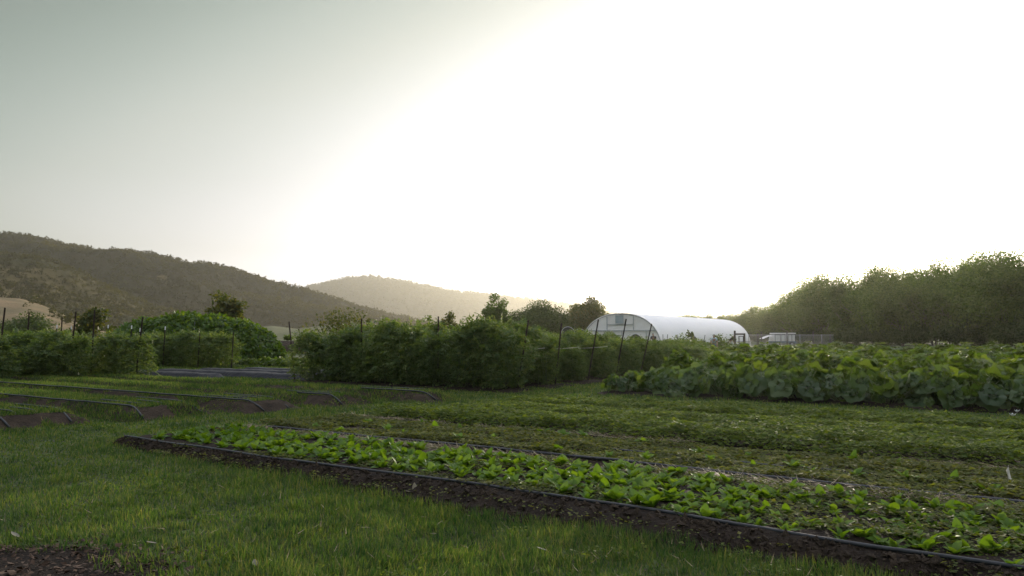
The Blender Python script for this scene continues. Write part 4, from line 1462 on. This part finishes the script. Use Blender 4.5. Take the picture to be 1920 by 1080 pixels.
forest(HA, 16000, 1, 3.5, 'woods covering the long dark ridge on the left', 0.025)
forest(HA2, 2800, 2, 3.3, 'woods on the short sunlit spur', 0.06)
forest(HA1, 7500, 3, 3.0, 'woods on the nearer dark spur', 0.03)
forest(HB, 8000, 4, 11, 'woods on the hazy rounded hill', 0.06)
forest(HB2, 2000, 5, 15, 'woods along the palest farthest ridge', 0.2)
forest(HB1, 1600, 7, 9, 'woods on the low hazy spur', 0.3)
forest(HH, 90, 6, 3.6, 'scattered dark shrubs on the straw coloured hill', 0.1, 0.3)

# ------------------------------------------------------------------ greenhouse
W2, GH, GL = 4.55, 3.75, 32.8
foot = np.array((15.1, 74.8, 0))
Rv, Pv, Uv = np.array((RX, RY, 0)), np.array((QX, QY, 0)), np.array((0, 0, 1.0))
C0 = foot + Rv * W2


def arch(a, l, k=1.0):
    """Point on the hoop: a from 0 (right foot) to pi (left foot)."""
    c, s_ = math.cos(a), math.sin(a)
    return C0 - Rv * (W2 * k * np.sign(c) * abs(c) ** 0.88) + Uv * (GH * k * s_ ** 0.92) + Pv * l


gh = thing('greenhouse', 'long white plastic covered hoop greenhouse with arched end wall', 'greenhouse', tuple(C0))


def gpart(name, mb, mat, smooth=True, parent=gh):
    for i in range(len(mb.v)):
        mb.v[i] = mb.v[i] - C0
    return link(name, mb.mesh(name, mat, smooth), parent)


A = np.linspace(0.0, math.pi, 41)
Ls = np.linspace(0, GL, 61)
V = np.array([[arch(a, l) for l in Ls] for a in A])
rib = 0.05 * np.cos(Ls * 2 * math.pi / 1.64)[None, :] * np.sin(A)[:, None]
V = V + rib[..., None] * np.array((0, 0, 1.0))
mb = MB()
grid(mb, V)
gpart('cover', mb, M['film'])
mb = MB()
for l in np.arange(0.0, GL + 0.1, 1.64):
    tube(mb, [arch(a, l, 0.985) for a in np.linspace(0, math.pi, 25)], 0.03, 6)
tube(mb, [arch(math.pi / 2, l, 0.97) for l in (0, GL)], 0.025, 6)
for a in (0.75, math.pi - 0.75):
    tube(mb, [arch(a, l, 0.975) for l in (0, GL)], 0.02, 6)
gpart('hoop_frame', mb, M['steel'])
mb = MB()
tube(mb, [arch(a, -0.05, 1.004) for a in np.linspace(0, math.pi, 41)], 0.03, 8)
gpart('front_arch', mb, M['white'])
# end walls: film fans, a little inside the hoops
for nm, l in (('end_wall', 0.06), ('rear_wall', GL - 0.06)):
    mb = MB()
    Q = np.array([[C0 + Pv * l + (arch(a, l, 0.97) - C0 - Pv * l) * q for q in np.linspace(0.0, 1, 9)] for a in np.linspace(0.02, math.pi - 0.02, 41)])
    grid(mb, Q)
    gpart(nm, mb, M['endfilm'])


def wallp(u, z, l=-0.02):
    return C0 - Rv * u + Uv * z + Pv * l


def bar(mb, u0, z0, u1, z1, w=0.045, l0=-0.06, l1=0.03):
    d = norm(np.array((u1 - u0, z1 - z0)))
    n_ = np.array((-d[1], d[0])) * w
    o = [wallp(u0 - n_[0], z0 - n_[1], 0), wallp(u1 - n_[0], z1 - n_[1], 0), wallp(u1 + n_[0], z1 + n_[1], 0), wallp(u0 + n_[0], z0 + n_[1], 0)]
    Vv = [p + Pv * l0 for p in o] + [p + Pv * l1 for p in o]
    mb.add(Vv, {4: [(0, 3, 2, 1), (4, 5, 6, 7), (0, 1, 5, 4), (1, 2, 6, 5), (2, 3, 7, 6), (3, 0, 4, 7)]})


mb = MB()
bar(mb, -4.0, 1.98, 4.05, 1.98, 0.05)
bar(mb, -1.5, 2.62, 1.45, 2.62, 0.03, -0.055)
bar(mb, -1.5, 2.04, -1.5, 3.45, 0.035, -0.05)
bar(mb, 1.5, 2.04, 1.5, 3.45, 0.035, -0.05)
for u in (-2.9, -1.5, 0.2, 2.9):
    bar(mb, u, 0, u, 1.92, 0.03, -0.05)
gpart('wall_frame', mb, M['greyframe'], False)
mb = MB()
bar(mb, -0.46, 3.13, 0.40, 3.13, 0.42, -0.10, -0.065)
vent = gpart('vent', mb, M['vent'], False)
mb = MB()
for (u0, z0, u1, z1) in ((-0.46, 2.72, 0.40, 2.72), (-0.46, 3.54, 0.40, 3.54), (-0.46, 2.69, -0.46, 3.57), (0.40, 2.69, 0.40, 3.57), (-0.07, 2.75, -0.07, 3.51)):
    bar(mb, u0, z0, u1, z1, 0.03, -0.13, -0.101)
gpart('vent_frame', mb, M['greyframe'], False, vent)
# dark arched doorway and lower side curtain band
mb = MB()
n_ = 17
a = np.linspace(0, math.pi, n_)
ctr = 1.75
Vd = [wallp(ctr - 0.75 * math.cos(q), 0.75 + 0.85 * math.sin(q), -0.07) for q in a] + [wallp(ctr + 0.75, 0, -0.07), wallp(ctr - 0.75, 0, -0.07)]
Vb = [p + Pv * 0.05 for p in Vd]
nn = len(Vd)
mb.add(np.array(Vd + Vb), {nn: [list(range(nn))[::-1], list(range(nn, 2 * nn))], 4: [(k, (k + 1) % nn, (k + 1) % nn + nn, k + nn) for k in range(nn)]})
door = gpart('doorway', mb, M['net'], False)
mb = MB()
tube(mb, [wallp(ctr - 0.78 * math.cos(q), 0.75 + 0.88 * math.sin(q), -0.09) for q in a], 0.04, 6)
gpart('door_hoop', mb, M['white'], True, door)
mb = MB()
tube(mb, [arch(0.16, l, 1.012) for l in np.linspace(0, GL, 20)], 0.05, 6)
gpart('roll_bar', mb, M['steel'])

# two small hoop tunnels left of it
for k, (px, py, yy, rr_) in enumerate(((1065, 613, 70, 0.62), (1087, 617, 74, 0.72))):
    c = at(px, 630, yy)
    zt = top_h(py, yy)
    o = thing('hoop_tunnel', ('small dark netted hoop tunnel with pale rim left of the greenhouse', 'second netted hoop tunnel tucked against the greenhouse')[k], 'hoop tunnel', (c[0], yy, 0), 0, 'small hoop tunnels')
    a = np.linspace(0, math.pi, 21)
    mb = MB()
    V = np.array([[(-rr_ * math.cos(q) + 0.3 * l, 5.0 * l, (zt - 0.7) * (math.sin(q) > 0) * 0 + (zt - rr_) * min(1, 9 * math.sin(q)) + rr_ * math.sin(q)) for l in np.linspace(0.03, 1, 6)] for q in a])
    grid(mb, V)
    front = [V[i, 0] for i in range(len(a))]
    mb.add(np.array(front), {len(a): [list(range(len(a)))]})
    link('netting', mb.mesh('netting', M['net']), o)
    mb = MB()
    tube(mb, [(-rr_ * math.cos(q), 0, (zt - rr_) * min(1, 9 * math.sin(q)) + rr_ * math.sin(q) + 0.01) for q in a], 0.03, 6)
    link('rim', mb.mesh('rim', M['steel']), o)

# ------------------------------------------------------------------ gate frame, fence, trailer, pipe
gy = 60.0
g0, g1 = at(1378, 640, gy), at(1396, 640, gy)
o = thing('garden_gate', 'dark wooden gate frame before the greenhouse\'s right end', 'gate', (g0[0], gy, 0))
w = g1[0] - g0[0]
for x0, hh_ in ((0, top_h(620, gy)), (w, top_h(625, gy))):
    mb = MB()
    box(mb, (x0 - 0.06, -0.06, 0), (x0 + 0.06, 0.06, hh_))
    link('post', mb.mesh('post', M['wood'], False), o)
mb = MB()
box(mb, (0.06, -0.05, top_h(628, gy)), (w - 0.06, 0.05, top_h(625, gy)))
link('lintel', mb.mesh('lintel', M['wood'], False), o)
mb = MB()
zt = top_h(629, gy)
box(mb, (0.30, -0.03, 0.1), (0.36, 0.03, zt - 0.05))
box(mb, (w - 0.12, -0.03, 0.1), (w - 0.07, 0.03, zt - 0.05))
for z in (0.1, 0.75, zt - 0.1):
    box(mb, (0.362, -0.025, z), (w - 0.122, 0.025, z + 0.06))
link('gate_leaf', mb.mesh('gate_leaf', M['wood'], False), o)

fy = 90.0
f0, f1 = at(1404, 640, fy), at(1562, 640, fy)
o = thing('wire_fence', 'grey wire mesh fence in front of the right hand tree line', 'fence', (f0[0], fy, 0))
L = f1[0] - f0[0]
ftop = top_h(628, fy)
for k, (px, tp, w) in enumerate(((1404, 627, 0.05), (1421, 625, 0.11), (1428, 623, 0.07), (1465, 627, 0.05), (1476, 622, 0.07), (1500, 627, 0.05), (1525, 622, 0.08), (1541, 627, 0.05), (1557, 627, 0.09))):
    x0 = at(px, 640, fy)[0] - f0[0]
    mb = MB()
    tube(mb, [(x0, 0, 0), (x0, 0, top_h(tp, fy))], w, 8)
    link('post', mb.mesh('post', M['wood'] if w > 0.06 else M['steel']), o)
mb = MB()
for z in np.arange(0.1, ftop, 0.14):
    tube(mb, [(0, -0.10, z), (L, -0.10, z)], 0.009, 4, cap=False)
for x0 in np.arange(0, L, 0.15):
    tube(mb, [(x0, -0.11, 0.05), (x0, -0.11, ftop)], 0.009, 4, cap=False)
tube(mb, [(0, -0.13, ftop), (L, -0.13, ftop)], 0.03, 6)
link('wire_mesh', mb.mesh('wire_mesh', M['steel']), o)

ty = 97.0
x0 = at(1450, 640, ty)[0]
sx = lambda px: at(px, 640, ty)[0] - x0
o = thing('farm_trailer', 'white covered farm trailer behind the wire fence', 'trailer', (x0, ty, 0))
for (a0, a1, zt_, slant) in ((1450, 1472.5, 627.5, 3), (1478, 1491.5, 627, 0)):
    mb = MB()
    z0, z1 = top_h(640, ty), top_h(zt_, ty)
    X0, X1, sl = sx(a0), sx(a1), sx(1450 + slant)
    box_v = np.array([(X0, 0, z0), (X1, 0, z0), (X1, 1.9, z0), (X0, 1.9, z0), (X0 + sl, 0.02, z1), (X1, 0.02, z1), (X1, 1.88, z1), (X0 + sl, 1.88, z1)])
    mb.add(box_v, {4: [(0, 3, 2, 1), (4, 5, 6, 7), (0, 1, 5, 4), (1, 2, 6, 5), (2, 3, 7, 6), (3, 0, 4, 7)]})
    link('side_cover', mb.mesh('side_cover', M['white'], False), o)
    mb = MB()
    box(mb, (X0 + sl, -0.06, z1 + 0.07), (X1 + 0.05, 1.95, top_h(624, ty)))
    link('roof', mb.mesh('roof', M['white'], False), o)
    mb = MB()
    for q in (0.02, 0.5, 0.97):
        xx = X0 + sl + (X1 - X0 - sl) * q
        box(mb, (xx - 0.025, -0.05, z0), (xx + 0.025, -0.012, z1 + 0.068))
    box(mb, (X0 + sl, -0.045, z1 - 0.02), (X1, -0.014, z1 + 0.066))
    link('frame', mb.mesh('frame', M['wood'], False), o)
mb = MB()
box(mb, (sx(1448), 0.1, 0.50), (sx(1494), 1.8, top_h(640.2, ty)))
link('chassis', mb.mesh('chassis', M['denim'], False), o)
for q in (1458, 1485):
    mb = MB()
    a = np.linspace(0, 2 * math.pi, 25)
    tube(mb, [(sx(q), -0.02, 0.33), (sx(q), 0.16, 0.33)], 0.33, 18)
    wh = link('wheel', mb.mesh('wheel', M['rubber']), o)
    mb = MB()
    tube(mb, [(sx(q), -0.045, 0.33), (sx(q), -0.022, 0.33)], 0.18, 14)
    link('rim', mb.mesh('rim', M['steel']), wh)
mb = MB()
za, zb = top_h(635, ty), top_h(629, ty)
pts = np.array([[(sx(1431) + (sx(1449) - sx(1431)) * u, yv, za + (zb - za) * u + 0.06 * math.sin(u * 3)) for u in np.linspace(0, 1, 7)] for yv in (0.0, 1.6)])
grid(mb, pts)
grid(mb, pts[:, ::-1] - (0, 0, 0.05))
link('awning', mb.mesh('awning', M['white']), o)

pz = top_h(662, 34)
p0, p1 = at(1866, 662, 34), at(2010, 661, 34)
o = thing('irrigation_pipe', 'white pipe lying across the back vegetable rows on the right', 'pipe', tuple(p0))
mb = MB()
tube(mb, [(0, 0, 0), (p1[0] - p0[0], 0, 0.02)], 0.05, 10)
link('tube', mb.mesh('tube', M['white']), o)
for q in (0.15, 1.6, 3.0):
    mb = MB()
    box(mb, (q - 0.03, -0.03, -p0[2]), (q + 0.03, 0.03, -0.051))
    link('support', mb.mesh('support', M['wood'], False), o)

# ------------------------------------------------------------------ people


def skin_mesh(name, joints, edges, mats, sub=1):
    me = bpy.data.meshes.new(name)
    me.from_pydata([j[:3] for j in joints], edges, [])
    ob = bpy.data.objects.new(name, me)
    COL.objects.link(ob)
    md = ob.modifiers.new('skin', 'SKIN')
    md.use_smooth_shade = True
    for k, j in enumerate(joints):
        v = me.skin_vertices[0].data[k]
        rr2 = j[3]
        v.radius = rr2 if isinstance(rr2, tuple) else (rr2, rr2)
        v.use_root = k == 0
    ss = ob.modifiers.new('sub', 'SUBSURF')
    ss.levels = ss.render_levels = sub
    dg = bpy.context.evaluated_depsgraph_get()
    dg.update()
    m2 = bpy.data.meshes.new_from_object(ob.evaluated_get(dg))
    bpy.data.objects.remove(ob)
    bpy.data.meshes.remove(me)
    m2.materials.clear()
    m2.materials.append(mats)
    m2.name = name
    return m2


def person(loc, rz, stoop, shirt, trousers, label, reach=0.5):
    """A standing figure about 1.7 m tall, bent forward at the hip by STOOP radians, arms reaching forward and down."""
    o = thing('person', label, 'person', loc, rz)
    hip = np.array((0, 0, 0.90))
    up = np.array((0, math.sin(stoop), math.cos(stoop)))
    fw = np.array((0, math.cos(stoop), -math.sin(stoop)))
    chest, neck = hip + up * 0.36, hip + up * 0.54
    hd = neck + norm(up + np.array((0, 0.15, 0.5))) * 0.17
    J = [(*hip, 0.13), (*(hip + up * 0.18), 0.125), (*chest, 0.15), (*neck, 0.055), (*(hd - up * 0.05), 0.085), (*(hd + up * 0.06), 0.08)]
    E_ = [(0, 1), (1, 2), (2, 3), (3, 4), (4, 5)]
    shirt_j, shirt_e = [J[0][:3] + (0.145,), J[1][:3] + (0.145,), J[2][:3] + (0.17,), (*(neck - up * 0.03), 0.075)], [(0, 1), (1, 2), (2, 3)]
    leg_j, leg_e = [J[0][:3] + (0.15,)], []
    for sgn in (-1, 1):
        X = np.array((sgn, 0, 0))
        sh = chest + up * 0.12 + X * 0.19
        el = sh + X * 0.05 - np.array((0, 0, 0.27)) + fw * 0.10 * reach
        wr = el + np.array((0, 0.20 * reach + 0.05, -0.20)) - X * 0.04
        hand = wr + np.array((0, 0.05, -0.07))
        b0 = len(J)
        J += [(*sh, 0.065), (*el, 0.045), (*wr, 0.030), (*hand, 0.036)]
        E_ += [(2, b0), (b0, b0 + 1), (b0 + 1, b0 + 2), (b0 + 2, b0 + 3)]
        for fk in range(4):                          # fingers
            q = len(J)
            fx = X * (fk - 1.5) * 0.018
            J += [(*(hand + fx + np.array((0, 0.02, -0.05))), 0.009), (*(hand + fx + np.array((0, 0.015, -0.085 - 0.006 * (fk in (1, 2))))), 0.007)]
            E_ += [(b0 + 3, q), (q, q + 1)]
        q = len(J)
        J += [(*(wr + np.array((0, 0.05, -0.03)) - X * 0.03), 0.011), (*(wr + np.array((0, 0.075, -0.07)) - X * 0.035), 0.008)]
        E_ += [(b0 + 2, q), (q, q + 1)]
        s0 = len(shirt_j)
        shirt_j += [(*sh, 0.080), (*(sh * 0.35 + el * 0.65), 0.066)]
        shirt_e += [(2, s0), (s0, s0 + 1)]
        th_, kn, an, toe = hip + X * 0.10 - np.array((0, 0, 0.06)), np.array((sgn * 0.12, 0.05 + 0.03 * sgn, 0.48)), np.array((sgn * 0.13, 0.0 + 0.06 * sgn, 0.08)), np.array((sgn * 0.15, 0.16 + 0.06 * sgn, 0.03))
        b1 = len(J)
        J += [(*th_, 0.085), (*kn, 0.055), (*an, 0.040), (*toe, 0.035)]
        E_ += [(0, b1), (b1, b1 + 1), (b1 + 1, b1 + 2), (b1 + 2, b1 + 3)]
        l0 = len(leg_j)
        leg_j += [(*th_, 0.105), (*kn, 0.075), (*(an + np.array((0, 0, 0.04))), 0.062)]
        leg_e += [(0, l0), (l0, l0 + 1), (l0 + 1, l0 + 2)]
    link('body', skin_mesh('body', J, E_, M['skin'], 2), o)
    link('shirt', skin_mesh('shirt', shirt_j, shirt_e, M[shirt]), o)
    link('trousers', skin_mesh('trousers', leg_j, leg_e, M[trousers]), o)
    hc = hd + up * 0.03 - fw * 0.02
    link('hair', skin_mesh('hair', [(*(hc - up * 0.03 - fw * 0.035), 0.078), (*(hc + up * 0.075 - fw * 0.01), 0.070)], [(0, 1)], M['hair']), o)
    return o


for px, yy, rz, stp, sh, tr_, lab in ((1227, 64, 2.6, 0.5, 'navy', 'navy', 'person in dark clothes bending beside the greenhouse arch'),
                                      (1305, 66, 1.9, 0.55, 'navy', 'cream', 'person in dark top and pale trousers stooping beside the rounded bush'),
                                      (1338, 58, 3.0, 0.55, 'blue', 'denim', 'person in pale blue shirt and jeans working in the crop'),
                                      (1367, 64, 4.3, 0.75, 'navy', 'cream', 'person in dark jacket bending low left of the wooden gate')):
    person((at(px, 640, yy)[0], yy, -0.12 if px == 1338 else 0.0), rz, stp, sh, tr_, lab)

# ------------------------------------------------------------------ small things lying about


def fallen_leaf(p, L, rz, tilt, label, mat='dead_leaf', name='fallen_leaf'):
    mb = MB()
    rows = 9
    y = np.linspace(0, 1, rows)
    w = 0.24 * np.sin(np.clip(y * 1.02, 0, 1) * math.pi) ** 0.8
    V = np.array([[(q * w[i], y[i] - 0.5, 0.25 * (y[i] - 0.4) ** 2 + 0.25 * abs(q) * w[i]) for q in (-1, -0.5, 0, 0.5, 1)] for i in range(rows)]) * L
    grid(mb, V)
    o = link(name, mb.mesh(name, M[mat]), None, p, rz)
    o.rotation_euler = (tilt, 0.15, rz)
    return tag(o, label, 'leaf', 'fallen leaves')


for px, py, z, L, rz, tl, lab in ((28, 1003, 0.05, 0.11, 1.2, 0.3, 'pale star shaped fallen leaf at the edge of the bark mulch'), (284, 1018, 0.055, 0.10, 1.5, 0.1, 'pale fallen leaf on the dark grass above the mulch'),
                                  (478, 1056, 0.05, 0.09, 0.4, 0.3, 'small grey fallen leaf at the bottom of the lawn'), (1016, 1030, 0.05, 0.10, 1.3, 0.2, 'curled pale fallen leaf on the lawn below the soil strip'),
                                  (778, 917, 0.06, 0.15, 0.6, 0.9, 'pale upright fallen leaf on the bare soil strip'), (766, 922, 0.05, 0.10, 1.6, 0.1, 'flat pale leaf beside the upright one on the soil'),
                                  (500, 802, 0.05, 0.12, 1.2, 0.3, 'tan fallen leaf on the grass path by the straw')):
    fallen_leaf(gnd(px, py, z - 0.01), L * 0.75, rz, tl, lab)

b0 = gnd(1921, 916, 0.06)
b1 = gnd(1893, 898, 0.10)
mb = MB()
pts = np.array([b0 + (0.25, -0.1, 0), b0, b0 * 0.4 + b1 * 0.6, b1, b1 + (-0.012, 0.0, 0.07), at(1891, 872, b1[1])])
tube(mb, pts, (0.006, 0.009, 0.011, 0.013, 0.012, 0.005), 8)
tag(link('dry_stalk', mb.mesh('dry_stalk', M['twine'])), 'pale bent dry stalk sticking up at the right edge of the beds', 'stalk')
for k, (px, py, rr_) in enumerate(((1899, 781, 0.045), (1907, 773, 0.035))):
    p = gnd(1899, 783, 0.0)
    p = np.array((at(px, py, p[1])))
    mb = MB()
    for q in range(6):
        a = q * math.pi / 3
        d = np.array((math.cos(a), math.sin(a), 0.9))
        s_ = np.array((-math.sin(a), math.cos(a), 0))
        mb.add(np.array([(0, 0, 0), d * rr_ * 0.7 + s_ * rr_ * 0.5, d * rr_ * 1.25 + (0, 0, rr_ * 0.1), d * rr_ * 0.7 - s_ * rr_ * 0.5]), {4: [(0, 1, 2, 3)]})
    fl = thing('white_flower', ('larger white flower at the squash bed\'s right edge', 'smaller white flower just above the larger one')[k], 'flower', p, 0, 'white flowers by the squash')
    link('petals', mb.mesh('petals', M['white']), fl)
    mb = MB()
    tube(mb, [(0.02, 0.02, -p[2]), (0.01, 0, -p[2] * 0.4), (0, 0, 0.002)], 0.004, 5)
    link('stem', mb.mesh('stem', M['stalk']), fl)

# ------------------------------------------------------------------ haze
mb = MB()
box(mb, (-6400, -280, -4.5), (6400, 6900, 640))
hm = bpy.data.materials.new('haze')
hm.use_nodes = True
hn = hm.node_tree
hn.nodes.remove(hn.nodes['Principled BSDF'])
pv = hn.nodes.new('ShaderNodeVolumePrincipled')
pv.inputs['Color'].default_value = (1.0, 0.96, 0.82, 1)
pv.inputs['Density'].default_value = 0.000145
pv.inputs['Anisotropy'].default_value = 0.70
hn.links.new(pv.outputs[0], hn.nodes['Material Output'].inputs['Volume'])
hz = link('haze', mb.mesh('haze', hm, False))
tag(hz, 'thin sunlit evening haze over the whole valley', 'haze', kind='stuff')
